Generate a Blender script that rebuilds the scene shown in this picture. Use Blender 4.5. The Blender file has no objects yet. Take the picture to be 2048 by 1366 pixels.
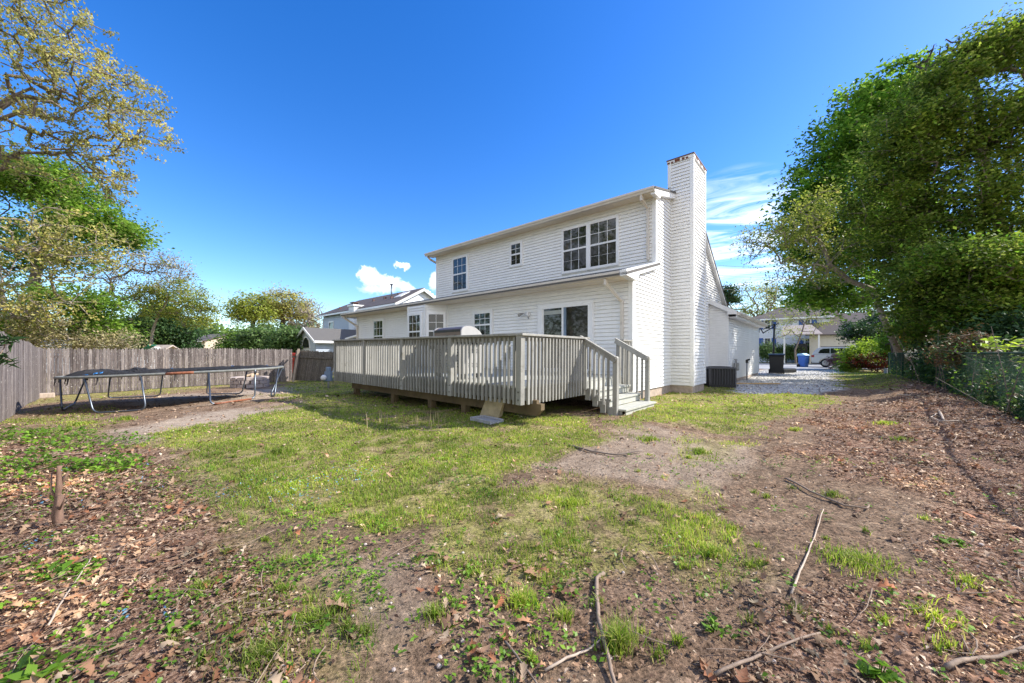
import bpy, math, random
import numpy as np
from mathutils import Vector, Matrix
C = bpy.context.scene
COL = C.collection
PI = math.pi
# ------------------------------------------------------------------ frames
CAMH = 1.2
FPX, CXP, HYP = 735.0, 1024.0, 706.0
ANG = math.radians(-41.051)
UX, UY = 0.75412, -0.65673
VX, VY = 0.65673, 0.75412
OX, OY = 3.0067, 9.2079
def W(u, v, z=0.0): return (OX+u*UX+v*VX, OY+u*UY+v*VY, z)
def P(px, py, Y): return ((px-CXP)/FPX*Y, Y, CAMH-(py-HYP)/FPX*Y)
_gp = [(3,9.2,0),(0,6,0),(-5,10,0),(-7.35,11.3,-.16),(-11,9.4,-.34),(-11,14,-.3),(-13.5,19,-.4),(-17.5,14,-.46),
       (-11,7.0,-.24),(0,1.0,-.12),(-3,2.8,-.15),(3,2.5,-.1),(8,6,0),(13.8,12,.0),(10,20,0),(25,31,0),(-20,8,-.4),
       (-25,25,-.4),(-30,10,-.4),(-6,5,-.12),(20,10,0),(10,0,-.05),(-8,0,-.2),(0,14,0),(10,13,0),(-8,20,-.2),(3,18,0)]
_GP = np.array(_gp)
def gz(x, y):
    x = np.asarray(x, float); y = np.asarray(y, float)
    s = np.zeros(x.shape); w = np.zeros(x.shape)
    for a, b, c in _GP:
        ww = 1.0/((x-a)**2+(y-b)**2+1.2)**1.7
        s += ww*c; w += ww
    r = s/w
    far = np.clip((np.hypot(x, y)-34)/25, 0, 1)
    return r*(1-far)+np.where(x < 0, -.4*np.clip(-x/20, 0, 1), 0)*far
def gzs(x, y): return float(gz(np.array([x]), np.array([y]))[0])
def G(px, py):
    """ground point seen at a place in the photograph"""
    h = CAMH
    for _ in range(12):
        Y = h*FPX/(py-HYP); X = (px-CXP)/FPX*Y
        h = CAMH-gzs(X, Y)
    return (X, Y)
# ------------------------------------------------------------------ mesh builder
class MB:
    def __init__(s): s.v = []; s.f = []
    def add(s, vs, fs):
        n = len(s.v); s.v += [tuple(p) for p in vs]; s.f += [tuple(i+n for i in f) for f in fs]; return s
    def box(s, x0, x1, y0, y1, z0, z1):
        return s.add([(x0,y0,z0),(x1,y0,z0),(x1,y1,z0),(x0,y1,z0),(x0,y0,z1),(x1,y0,z1),(x1,y1,z1),(x0,y1,z1)],
                     [(0,3,2,1),(4,5,6,7),(0,1,5,4),(1,2,6,5),(2,3,7,6),(3,0,4,7)])
    def obox(s, c, ax, ay, az):
        c, ax, ay, az = map(Vector, (c, ax, ay, az))
        vs = [c+ax*i+ay*j+az*k for k in (-1,1) for j, i in ((-1,-1),(-1,1),(1,1),(1,-1))]
        return s.add(vs, [(0,3,2,1),(4,5,6,7),(0,1,5,4),(1,2,6,5),(2,3,7,6),(3,0,4,7)])
    def bar(s, a, b, w, h, up=(0,0,1)):
        a, b = Vector(a), Vector(b); d = (b-a); L = d.length; d.normalize()
        sx = d.cross(Vector(up))
        if sx.length < 1e-4: sx = d.cross(Vector((1,0,0)))
        sx.normalize(); u = sx.cross(d)
        return s.obox((a+b)/2, d*L/2, sx*w/2, u*h/2)
    def prism(s, pts, off):
        n = len(pts); o = Vector(off); a = [Vector(p) for p in pts]
        return s.add(a+[p+o for p in a], [tuple(range(n))[::-1], tuple(range(n, 2*n))]+[(i, (i+1) % n, n+(i+1) % n, n+i) for i in range(n)])
    def quad(s, *p): return s.add(p, [tuple(range(len(p)))])
    def tube(s, pts, r, n=8, cap=True):
        pts = [Vector(p) for p in pts]; m = len(pts)
        rs = r if isinstance(r, (list, tuple)) else [r]*m
        vs = []; fs = []; pu = None
        for i, p in enumerate(pts):
            d = (pts[min(i+1, m-1)]-pts[max(i-1, 0)]).normalized()
            if pu is None:
                pu = Vector((0,0,1)) if abs(d.z) < .9 else Vector((1,0,0))
            a = d.cross(pu)
            if a.length < 1e-5: a = d.cross(Vector((0,1,0)))
            a.normalize(); b = a.cross(d).normalized(); pu = b
            for k in range(n):
                t = 2*PI*k/n; vs.append(p+(a*math.cos(t)+b*math.sin(t))*rs[i])
        for i in range(m-1):
            for k in range(n):
                k2 = (k+1) % n; fs.append((i*n+k, i*n+k2, (i+1)*n+k2, (i+1)*n+k))
        if cap: fs += [tuple(range(n))[::-1], tuple(range((m-1)*n, m*n))]
        return s.add(vs, fs)
    def lathe(s, prof, c=(0,0,0), n=20, axis='z'):
        vs = []; fs = []
        for r, z in prof:
            for k in range(n):
                t = 2*PI*k/n; x, y = r*math.cos(t), r*math.sin(t)
                vs.append((c[0]+x, c[1]+y, c[2]+z) if axis == 'z' else ((c[0]+x, c[1]+z, c[2]+y) if axis == 'y' else (c[0]+z, c[1]+x, c[2]+y)))
        for i in range(len(prof)-1):
            for k in range(n):
                k2 = (k+1) % n; fs.append((i*n+k, i*n+k2, (i+1)*n+k2, (i+1)*n+k))
        fs += [tuple(range(n))[::-1], tuple(range((len(prof)-1)*n, len(prof)*n))]
        return s.add(vs, fs)
    def obj(s, name, mat, parent=None, smooth=False, bevel=0):
        me = bpy.data.meshes.new(name); me.from_pydata(s.v, [], s.f); me.validate(); me.update()
        import bmesh
        bm = bmesh.new(); bm.from_mesh(me); bmesh.ops.recalc_face_normals(bm, faces=bm.faces); bm.to_mesh(me); bm.free()
        o = bpy.data.objects.new(name, me); COL.objects.link(o); me.materials.append(mat)
        if parent: o.parent = parent
        if smooth: me.polygons.foreach_set('use_smooth', [True]*len(me.polygons))
        if bevel:
            m = o.modifiers.new('bevel', 'BEVEL'); m.width = bevel; m.segments = 2; m.limit_method = 'ANGLE'
        return o
def npmesh(name, V, F, mat, parent=None):
    """V (n,3), F (m,k) numpy"""
    me = bpy.data.meshes.new(name); k = F.shape[1]
    me.vertices.add(len(V)); me.vertices.foreach_set('co', np.ascontiguousarray(V, dtype=np.float32).ravel())
    me.loops.add(F.size); me.loops.foreach_set('vertex_index', np.ascontiguousarray(F, dtype=np.int32).ravel())
    me.polygons.add(len(F)); me.polygons.foreach_set('loop_start', np.arange(0, F.size, k, dtype=np.int32))
    me.update(calc_edges=True); me.materials.append(mat)
    o = bpy.data.objects.new(name, me); COL.objects.link(o)
    if parent: o.parent = parent
    return o
def tag(o, label=None, cat=None, group=None, kind=None):
    if label: o['label'] = label
    if cat: o['category'] = cat
    if group: o['group'] = group
    if kind: o['kind'] = kind
    return o
def empty(name, loc=(0,0,0), rz=0, label=None, cat=None, group=None):
    o = bpy.data.objects.new(name, None); COL.objects.link(o); o.location = loc; o.rotation_euler = (0,0,rz)
    o.empty_display_size = .2
    return tag(o, label, cat, group)
def copy_tree(o, parent=None):
    c = o.copy(); COL.objects.link(c)
    if parent: c.parent = parent
    for ch in [x for x in COL.objects if x.parent == o]: copy_tree(ch, c)
    return c
def local(o, f):
    """run f with mesh points given in world, stored relative to o"""
    return f
# ------------------------------------------------------------------ materials
def nt(name):
    m = bpy.data.materials.new(name); m.use_nodes = True; n = m.node_tree; b = n.nodes['Principled BSDF']; return m, n, b
def ramp(n, stops, fac):
    r = n.nodes.new('ShaderNodeValToRGB'); e = r.color_ramp.elements
    while len(e) < len(stops): e.new(.5)
    for x, (p, c) in zip(e, stops): x.position = p; x.color = (*c, 1)
    n.links.new(fac, r.inputs[0]); return r.outputs[0]
def noise(n, scale, detail=4, rough=.6, coord='Object', sc=None, dist=0):
    tc = n.nodes.new('ShaderNodeTexCoord'); t = n.nodes.new('ShaderNodeTexNoise'); t.inputs['Scale'].default_value = scale
    t.inputs['Detail'].default_value = detail; t.inputs['Roughness'].default_value = rough; t.inputs['Distortion'].default_value = dist
    if sc:
        mp = n.nodes.new('ShaderNodeMapping'); mp.inputs['Scale'].default_value = sc
        n.links.new(tc.outputs[coord], mp.inputs[0]); n.links.new(mp.outputs[0], t.inputs['Vector'])
    else: n.links.new(tc.outputs[coord], t.inputs['Vector'])
    return t.outputs['Fac']
def mixc(n, a, b, f, mode='MIX'):
    m = n.nodes.new('ShaderNodeMix'); m.data_type = 'RGBA'; m.blend_type = mode
    for k, x in ((0, f), (6, a), (7, b)):
        if isinstance(x, (int, float)): m.inputs[k].default_value = x
        elif isinstance(x, tuple): m.inputs[k].default_value = (*x, 1)
        else: n.links.new(x, m.inputs[k])
    return m.outputs[2]
def bump(n, b, h, s=.3, d=.01):
    bp = n.nodes.new('ShaderNodeBump'); bp.inputs['Strength'].default_value = s; bp.inputs['Distance'].default_value = d
    n.links.new(h, bp.inputs['Height']); n.links.new(bp.outputs[0], b.inputs['Normal'])
def simple(name, col, rough=.6, var=.12, scale=8, metal=0, sc=None, bs=0, spec=.5, dirt=None):
    m, n, b = nt(name); f = noise(n, scale, 5, .65, sc=sc)
    lo = tuple(c*(1-var) for c in col); hi = tuple(min(1, c*(1+var)) for c in col)
    c = ramp(n, [(.3, lo), (.7, hi)], f)
    if dirt:
        g = noise(n, dirt[1], 6, .7); dd = ramp(n, [(dirt[2], (0,0,0)), (dirt[2]+.18, (1,1,1))], g)
        c = mixc(n, c, dirt[0], dd)
    n.links.new(c, b.inputs['Base Color']); b.inputs['Roughness'].default_value = rough; b.inputs['Metallic'].default_value = metal
    b.inputs['Specular IOR Level'].default_value = spec
    if bs: bump(n, b, f, bs)
    return m
def leafmat(name, cols, trans=.35, rough=.55):
    m, n, b = nt(name); g = n.nodes.new('ShaderNodeNewGeometry')
    c = ramp(n, [(i/(len(cols)-1), k) for i, k in enumerate(cols)], g.outputs['Random Per Island'])
    f = noise(n, .9, 3, .6); v = ramp(n, [(.34, (.50,.55,.5)), (.5, (.95,.95,.9)), (.66, (1.5,1.42,1.15))], f)
    c = mixc(n, c, v, 1.0, 'MULTIPLY')
    n.links.new(c, b.inputs['Base Color']); b.inputs['Roughness'].default_value = rough; b.inputs['Specular IOR Level'].default_value = .3
    if trans:
        t = n.nodes.new('ShaderNodeBsdfTranslucent'); n.links.new(c, t.inputs[0])
        mx = n.nodes.new('ShaderNodeMixShader'); mx.inputs[0].default_value = trans
        n.links.new(b.outputs[0], mx.inputs[1]); n.links.new(t.outputs[0], mx.inputs[2])
        n.links.new(mx.outputs[0], n.nodes['Material Output'].inputs[0])
    return m
M = {}
def siding_mat():
    m, n, b = nt('white_vinyl_siding')
    f = noise(n, 1.3, 6, .7, sc=(1,1,.35)); g = noise(n, 14, 3, .6, sc=(.3,.3,4))
    c = ramp(n, [(.3, (.80,.80,.795)), (.62, (.87,.868,.86))], f)
    c = mixc(n, c, ramp(n, [(.35, (.90,.90,.89)), (.6, (1,1,1))], g), 1.0, 'MULTIPLY')
    st = noise(n, 3.0, 6, .75, sc=(3.5,3.5,.22)); c = mixc(n, c, (.58,.57,.50), ramp(n, [(.60, (0,0,0)), (.80, (.45,.45,.45))], st))
    n.links.new(c, b.inputs['Base Color']); b.inputs['Roughness'].default_value = .45; b.inputs['Specular IOR Level'].default_value = .35
    return m
M['siding'] = siding_mat()
M['trim'] = simple('white_trim', (.78,.78,.775), .4, .05, 3, dirt=((.55,.52,.47), 2.2, .62))
M['gutter'] = simple('cream_gutter', (.62,.57,.50), .4, .08, 2.5, dirt=((.36,.31,.25), 3, .62))
M['soffit'] = simple('beige_soffit', (.74,.66,.53), .6, .06, 5)
M['shingle'] = simple('grey_shingles', (.11,.105,.10), .9, .35, 30, bs=.5)
M['shingle2'] = simple('brown_shingles', (.10,.082,.078), .9, .3, 25, bs=.5)
M['found'] = simple('concrete_foundation', (.42,.34,.28), .85, .25, 9, bs=.3)
M['rust'] = simple('rusty_flashing', (.16,.045,.02), .8, .6, 12)
M['darkcap'] = simple('dark_cap_metal', (.10,.045,.035), .5, .3, 6)
M['muntin'] = simple('white_vinyl_frame', (.80,.80,.81), .35, .04, 4)
M['deck'] = simple('grey_painted_wood', (.285,.28,.262), .7, .18, 6, sc=(1,1,.25), bs=.15, dirt=((.16,.15,.125), 5, .56))
M['deckfloor'] = simple('pale_grey_deck_boards', (.43,.43,.385), .7, .14, 7, bs=.15)
def objvar(m, lo, hi):
    n = m.node_tree; b = n.nodes['Principled BSDF']; src = b.inputs['Base Color'].links[0].from_socket; oi = n.nodes.new('ShaderNodeObjectInfo')
    c = mixc(n, src, ramp(n, [(0, lo), (1, hi)], oi.outputs['Random']), 1, 'MULTIPLY'); n.links.new(c, b.inputs['Base Color'])
objvar(M['deck'], (.84,.83,.80), (1.14,1.13,1.10)); objvar(M['deckfloor'], (.9,.9,.88), (1.08,1.08,1.06))
M['beam'] = simple('brown_treated_beam', (.12,.085,.045), .85, .4, 3, sc=(1,1,1), bs=.3, dirt=((.10,.085,.03), 2.5, .5))
M['blockwood'] = simple('mossy_tan_block', (.42,.34,.21), .85, .3, 5, bs=.3, dirt=((.19,.16,.06), 3, .55))
M['paver'] = simple('grey_concrete', (.34,.34,.35), .9, .2, 14, bs=.3)
def glass_mat(name, base=(.012,.014,.013)):
    m, n, b = nt(name)
    c = ramp(n, [(.35, base), (.7, tuple(x*3 for x in base))], noise(n, 1.2, 3))
    n.links.new(c, b.inputs['Base Color']); b.inputs['Roughness'].default_value = .03; b.inputs['IOR'].default_value = 1.62
    bump(n, b, noise(n, 2.2, 2), .05, .02)
    return m
M['glass'] = glass_mat('dark_window_glass')
M['glass2'] = glass_mat('screened_glass', (.012,.012,.011)); M['glass2'].node_tree.nodes['Principled BSDF'].inputs['IOR'].default_value = 1.45
def wood_fence(name, a, b_, c_):
    m, n, b = nt(name); g = n.nodes.new('ShaderNodeNewGeometry')
    c = ramp(n, [(0, a), (.5, b_), (1, c_)], g.outputs['Random Per Island'])
    f = noise(n, 5, 8, .75, sc=(6,6,.35)); c = mixc(n, c, ramp(n, [(.34, (.38,.35,.34)), (.5,(.95,.95,.95)), (.68, (1.7,1.7,1.65))], f), 1, 'MULTIPLY')
    s = noise(n, 26, 6, .7, sc=(1,1,.5)); c = mixc(n, c, (.58,.56,.52), ramp(n, [(.58, (0,0,0)), (.68, (.8,.8,.8))], s))
    n.links.new(c, b.inputs['Base Color']); b.inputs['Roughness'].default_value = .9; bump(n, b, f, .4)
    return m
M['fence'] = wood_fence('weathered_grey_pickets', (.085,.068,.064), (.155,.128,.12), (.25,.215,.20))
M['fence2'] = wood_fence('dark_weathered_pickets', (.09,.075,.06), (.13,.11,.085), (.19,.16,.13))
M['post'] = simple('bare_wood_post', (.42,.34,.27), .85, .2, 8, sc=(3,3,.4), bs=.3)
M['galv'] = simple('galvanised_steel', (.14,.165,.20), .38, .18, 12, metal=.75, dirt=((.22,.20,.18), 5, .6))
M['rusttube'] = simple('rust_orange_steel', (.24,.085,.04), .7, .4, 12, dirt=((.35,.32,.3), 6, .6))
M['oldrim'] = simple('dull_painted_rim', (.19,.195,.175), .6, .25, 10, dirt=((.42,.17,.07), 2, .66))
M['blacknet'] = simple('black_net', (.012,.012,.014), .85, .5, 20, bs=.5)
M['mat'] = simple('trampoline_mat', (.06,.075,.08), .75, .15, 30)
M['bluepad'] = simple('blue_vinyl', (.03,.22,.55), .45, .3, 8)
M['bark'] = simple('grey_brown_bark', (.17,.135,.11), .95, .4, 9, sc=(1,1,.3), bs=.6)
M['barkpale'] = simple('pale_bark', (.30,.25,.20), .95, .35, 9, sc=(1,1,.3), bs=.6)
M['barkdark'] = simple('dark_bark', (.07,.055,.05), .95, .4, 9, bs=.5)
M['black'] = simple('black_plastic', (.012,.012,.014), .4, .2, 5)
M['acgrey'] = simple('charcoal_metal', (.055,.055,.065), .45, .15, 6)
M['acdark'] = simple('coil_fins', (.02,.02,.022), .7, .3, 90)
M['blue'] = simple('blue_plastic', (.05,.16,.52), .45, .1, 4)
M['paleblue'] = simple('pale_blue_plastic', (.38,.62,.80), .5, .2, 30)
M['steel'] = simple('brushed_steel', (.24,.17,.13), .38, .12, 40, metal=.7, sc=(.2,1,8))
M['chrome_dark'] = simple('dark_steel', (.06,.055,.05), .35, .2, 9, metal=.6)
M['greywhite'] = simple('light_cabinet_metal', (.40,.39,.375), .4, .06, 5)
M['stone'] = simple('pinkish_grey_blocks', (.44,.37,.33), .9, .25, 6, bs=.4)
M['wood'] = simple('split_firewood', (.44,.33,.22), .9, .35, 8, bs=.4)
M['plank'] = simple('yellow_pine_plank', (.50,.33,.15), .75, .15, 6)
M['bluesiding'] = simple('pale_blue_siding', (.46,.52,.60), .6, .05, 2)
M['beige'] = simple('beige_siding', (.55,.45,.34), .7, .06, 2)
M['cream'] = simple('cream_siding', (.62,.58,.50), .6, .05, 2)
M['whitewall'] = simple('white_clapboard', (.70,.72,.74), .6, .05, 2)
M['shutter'] = simple('blue_shutter', (.02,.09,.33), .5, .1, 3)
M['green'] = simple('green_canvas', (.02,.22,.15), .7, .1, 3)
M['maroon'] = simple('maroon_canvas', (.28,.04,.09), .7, .2, 6)
M['red'] = simple('red_plastic', (.5,.04,.02), .5, .1, 3)
M['carpaint'] = simple('silver_white_paint', (.60,.61,.62), .25, .02, 2, metal=.2)
M['cargls'] = glass_mat('car_glass'); M['rubber'] = simple('tyre_rubber', (.02,.02,.02), .8, .2, 9)
M['rim'] = simple('alloy', (.5,.5,.5), .3, .05, 4, metal=.8); M['tail'] = simple('tail_lamp_red', (.4,.02,.02), .3, .1, 4)
M['wire'] = simple('wire_black', (.03,.03,.035), .6, .1, 3)
M['greenwire'] = simple('green_coated_wire', (.008,.055,.03), .9, .3, 4)
M['stick'] = simple('dead_stick_bark', (.26,.19,.14), .9, .35, 14, bs=.4)
M['stickpale'] = simple('bleached_stick', (.45,.36,.28), .9, .25, 14)
M['bluegrey'] = simple('blue_grey_metal', (.16,.22,.30), .5, .15, 6)
M['white'] = simple('white_plastic', (.72,.72,.72), .4, .05, 6)
M['meter'] = simple('dirty_grey_metal', (.25,.25,.24), .5, .35, 9)
M['asphalt'] = simple('pale_worn_asphalt', (.30,.30,.30), .9, .12, 20, bs=.2)
M['gravel'] = simple('white_gravel', (.42,.42,.42), .9, .7, 28, bs=1)
# foliage
M['l_tan'] = leafmat('tan_catkins', [(.36,.33,.10), (.48,.43,.14), (.54,.48,.18), (.34,.40,.10), (.44,.34,.13)], 0.45)
M['l_green'] = leafmat('bright_green_leaves', [(.11,.23,.025), (.17,.31,.035), (.26,.40,.06), (.14,.26,.03), (.30,.38,.08)], 0.5)
M['l_maple'] = leafmat('maple_leaves', [(.08,.20,.02), (.14,.30,.03), (.22,.40,.045), (.30,.46,.07)], 0.55)
M['l_olive'] = leafmat('olive_leaves', [(.06,.12,.013), (.11,.19,.02), (.17,.27,.028), (.34,.42,.07), (.08,.15,.018), (.23,.28,.07), (.14,.24,.028), (.40,.43,.11)], 0.5)
M['l_pale'] = leafmat('pale_tan_buds', [(.36,.29,.19), (.42,.37,.22), (.32,.32,.15), (.45,.36,.26)], 0.35)
M['l_yg'] = leafmat('yellow_green_leaves', [(.30,.36,.06), (.38,.42,.09), (.26,.35,.05), (.42,.40,.13)], 0.45)
M['l_dark'] = leafmat('dark_evergreen', [(.03,.07,.025), (.05,.11,.04), (.075,.15,.05), (.035,.08,.03)], 0.35)
M['l_bush'] = leafmat('grey_green_leaves', [(.09,.17,.05), (.14,.23,.075), (.11,.20,.055), (.20,.28,.12)], 0.4)
M['l_lime'] = leafmat('lime_leaves', [(.34,.50,.04), (.44,.58,.06), (.28,.44,.04)], 0.5)
M['l_red'] = leafmat('red_flowers', [(.35,.02,.02), (.25,.03,.02), (.06,.09,.02), (.14,.06,.02)], .3)
M['l_pink'] = leafmat('pink_blooms', [(.45,.22,.22), (.40,.25,.20), (.35,.16,.22), (.3,.25,.15)], .3)
M['l_lilac'] = leafmat('lilac_flowers', [(.28,.20,.45), (.35,.30,.45), (.22,.18,.30), (.06,.10,.05)], .3)
M['l_orange'] = leafmat('orange_green_leaves', [(.26,.15,.02), (.22,.20,.03), (.14,.18,.02), (.30,.10,.03)], .4)
M['l_rusty'] = leafmat('rusty_needles', [(.20,.10,.05), (.26,.13,.07), (.14,.11,.04), (.09,.09,.03)], .3)
M['l_dead'] = leafmat('dead_oak_leaves', [(.18,.095,.06), (.33,.19,.125), (.45,.30,.20), (.36,.18,.105), (.53,.40,.29), (.12,.06,.04), (.40,.16,.08)], 0.15, .75)
M['l_mulch'] = leafmat('leaf_mulch', [(.055,.028,.02), (.20,.115,.075), (.46,.31,.22), (.15,.08,.055), (.72,.56,.44), (.30,.175,.115), (.09,.05,.035)], 0.1, .8)
M['l_grass'] = leafmat('grass_blades', [(.13,.26,.02), (.21,.36,.03), (.31,.44,.04), (.42,.48,.08), (.24,.38,.035), (.56,.50,.20), (.44,.44,.12)], 0.5)
M['l_straw'] = leafmat('straw', [(.38,.30,.16), (.46,.38,.24), (.30,.23,.13)], .2, .8)
M['l_weed'] = leafmat('broad_weed_leaves', [(.10,.22,.025), (.17,.33,.03), (.25,.42,.05), (.14,.27,.03)], 0.45, .45)
M['l_bluebit'] = leafmat('blue_debris', [(.10,.28,.55), (.25,.45,.60), (.05,.15,.35), (.10,.35,.40)], .1)
# ------------------------------------------------------------------ foliage engine
def leaves(rng, ctr, size, upbias=.6, flat=.35, aspect=.55, droop=0):
    n = len(ctr); s = size*rng.uniform(.6, 1.3, n)[:, None]
    nrm = rng.normal(size=(n, 3)); nrm[:, 2] = np.abs(nrm[:, 2])+upbias; nrm /= np.linalg.norm(nrm, axis=1)[:, None]
    a = rng.normal(size=(n, 3)); a[:, 2] -= droop; a -= nrm*np.sum(a*nrm, 1)[:, None]; a /= np.linalg.norm(a, axis=1)[:, None]+1e-9
    b = np.cross(nrm, a)
    V = np.empty((n, 4, 3)); V[:, 0] = ctr-a*s*.5; V[:, 2] = ctr+a*s*.5
    V[:, 1] = ctr+b*s*aspect*.5+nrm*s*flat*.25; V[:, 3] = ctr-b*s*aspect*.5+nrm*s*flat*.25
    return V.reshape(-1, 3), np.arange(n*4).reshape(-1, 4)
def segs_mesh(A, B, RA, RB, n=5):
    d = B-A; L = np.linalg.norm(d, axis=1)[:, None]+1e-9; d = d/L
    up = np.where(np.abs(d[:, 2:3]) < .9, np.array([[0,0,1.]]), np.array([[1.,0,0]]))
    x = np.cross(d, up); x /= np.linalg.norm(x, axis=1)[:, None]+1e-9; y = np.cross(x, d)
    t = np.arange(n)*2*PI/n; c, s = np.cos(t), np.sin(t)
    ring = x[:, None, :]*c[None, :, None]+y[:, None, :]*s[None, :, None]
    V = np.concatenate([A[:, None]+ring*RA[:, None, None], (B+d*RB[:, None]*.3)[:, None]+ring*RB[:, None, None]], 1).reshape(-1, 3)
    m = len(A); k = np.arange(n); k2 = (k+1) % n
    F = np.stack([k, k2, k2+n, k+n], 1)[None]+np.arange(m)[:, None, None]*2*n
    return V, F.reshape(-1, 4)
def tree(name, label, cat, trunk, lobes, r0, mat, bark, seed, leaf=.12, nleaf=40, cl=.45, group=None, step=.6, tipr=.008,
         upbias=.6, aspect=.55, droop=0, crown='crown', zflat=.6, wig=.12, extra=None, base=None, surf=.5):
    """trunk: world polyline; lobes: (center, radii, n_clusters)"""
    rng = np.random.default_rng(seed)
    T = [np.array(p, float) for p in trunk]; nodes = []; par = []
    for i in range(len(T)-1):
        k = max(1, int(np.linalg.norm(T[i+1]-T[i])/step))
        for j in range(k):
            t = j/k; nodes.append(T[i]*(1-t)+T[i+1]*t+rng.normal(size=3)*.02*min(1, len(nodes))); par.append(len(nodes)-2)
    nodes.append(T[-1]); par.append(len(nodes)-2)
    ntr = len(nodes); start = max(1, int(ntr*.35))
    att = []
    for c, r, k in lobes:
        d = rng.normal(size=(k, 3)); d /= np.linalg.norm(d, axis=1)[:, None]
        rad = rng.uniform(0, 1, k)**(1/3*(1-surf)+.02*surf) if surf < 1 else np.ones(k)
        irr = .66+.58*vnoise(d[:, 0]*1.6+c[0], d[:, 2]*1.6+d[:, 1]*.8+c[1], 1.0, seed % 40)
        att.append(np.array(c)+d*(rad*irr)[:, None]*np.array(r))
    att = np.concatenate(att) if att else np.zeros((0, 3))
    TP = np.array(nodes)
    dist = np.min(np.linalg.norm(att[:, None]-TP[None, start:], axis=2), 1) if len(att) else np.zeros(0)
    att = att[np.argsort(dist)]
    NP = np.zeros((ntr+len(att)*14+10, 3)); NP[:ntr] = TP; cnt = ntr; tips = []
    for a in att:
        dd = a-NP[start:cnt]; L = np.linalg.norm(dd, axis=1); cost = L+np.maximum(0, -dd[:, 2])*.8
        j = start+int(np.argmin(cost)); s = NP[j].copy(); d = a-s; Ln = np.linalg.norm(d); k = int(min(12, max(1, round(Ln/step))))
        off = rng.normal(size=3)*Ln*wig; off[2] += Ln*.10
        prev = j
        for q in range(1, k+1):
            t = q/k; NP[cnt] = s+d*t+off*math.sin(PI*t); par.append(prev); prev = cnt; cnt += 1
        tips.append(prev)
    NP = NP[:cnt]; par = np.array(par); w = np.zeros(cnt)
    w[tips] = 1
    for i in range(cnt-1, 0, -1): w[par[i]] += w[i]
    w = np.maximum(w, .3); R = tipr*w**.42; R = np.minimum(R, r0)
    if ntr > 1: R[:ntr] = np.maximum(R[:ntr], r0*(1-.6*np.arange(ntr)/ntr))
    idx = np.arange(1, cnt); A = NP[par[idx]]; B = NP[idx]; RA = np.minimum(R[par[idx]], R[idx]*1.6); RA[:ntr-1] = R[par[idx[:ntr-1]]]
    root = np.array(base if base is not None else trunk[0], float)
    e = empty(name, tuple(root), 0, label, cat, group)
    big = R[idx] > .03
    Vs, Fs = segs_mesh(A-root, B-root, RA, R[idx], 6)
    npmesh('trunk', Vs, Fs, bark, e)
    if nleaf:
        tp = NP[tips]; prv = NP[par[np.array(tips)]]
        n = len(tp)*nleaf; w_ = rng.uniform(0, 1, n)[:, None]
        c = np.repeat(tp, nleaf, 0)*(1-w_*.35)+np.repeat(prv, nleaf, 0)*w_*.35
        g = np.clip(rng.normal(size=(n, 3)), -1.5, 1.5)*cl*rng.uniform(.45, 1.25, len(tp)).repeat(nleaf)[:, None]; g[:, 2] *= zflat; tl = rng.normal(0, .30, (len(tp), 2)).repeat(nleaf, 0); g[:, 2] += g[:, 0]*tl[:, 0]+g[:, 1]*tl[:, 1]
        V, F = leaves(rng, c+g-root, leaf, upbias, aspect=aspect, droop=droop)
        npmesh(crown, V, F, mat, e)
    if extra:
        for nm, mt, frac, nl, sz in extra:
            sel = rng.uniform(size=len(tips)) < frac; tp = NP[np.array(tips)[sel]]
            c = np.repeat(tp, nl, 0)+rng.normal(size=(len(tp)*nl, 3))*cl*.6
            V, F = leaves(rng, c-root, sz, upbias, aspect=aspect); npmesh(nm, V, F, mt, e)
    return e
# ================================================================== HOUSE (local: x along rear wall, y into the house, z up)
def house_root(name, label, cat='house', loc=None, rz=ANG):
    return empty(name, loc or (OX, OY, 0), rz, label, cat)
H = house_root('vinyl_sided_house', 'white vinyl sided two-storey house with tall chimney behind the wooden deck')
EXPO = .1016
def siding(mb, p0, p1, z0, z1, clip=None, expo=EXPO, out=.024):
    """lap siding from p0 to p1 (xy); outward is to the right of p0->p1 direction"""
    p0 = Vector((*p0, 0)); p1 = Vector((*p1, 0)); d = p1-p0; L = d.length; d.normalize(); nrm = Vector((d.y, -d.x, 0))
    k = 0
    while z0+k*expo < z1-1e-4:
        a = z0+k*expo; b = min(z1, a+expo); s0, s1 = (0, L) if clip is None else clip((a+b)/2); k += 1
        if s1-s0 < .02: continue
        for u0, u1 in [(s0, s1)]:
            A = p0+d*u0; B = p0+d*u1; o = nrm*out; i_ = nrm*.003; bk = nrm*-.010
            za, zb = Vector((0,0,a)), Vector((0,0,b))
            zm_ = zb-Vector((0,0,expo*.11)); mb.add([A+o+za, B+o+za, B+i_+zm_, A+i_+zm_, B+bk+zm_, A+bk+zm_, B+bk+zb, A+bk+zb, B+bk+za, A+bk+za], [(0,1,2,3), (3,2,4,5), (5,4,6,7), (0,9,8,1)])
    return mb
UPV = 1.606; LW = -14.39; UW = -10.0
def shed(v): return 3.10+.283*(v+.6)
def rear_slope(v): return 5.74+.243*(v-1.2)
def front_slope(v): return 6.705-.637*(v-5.17)
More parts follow.
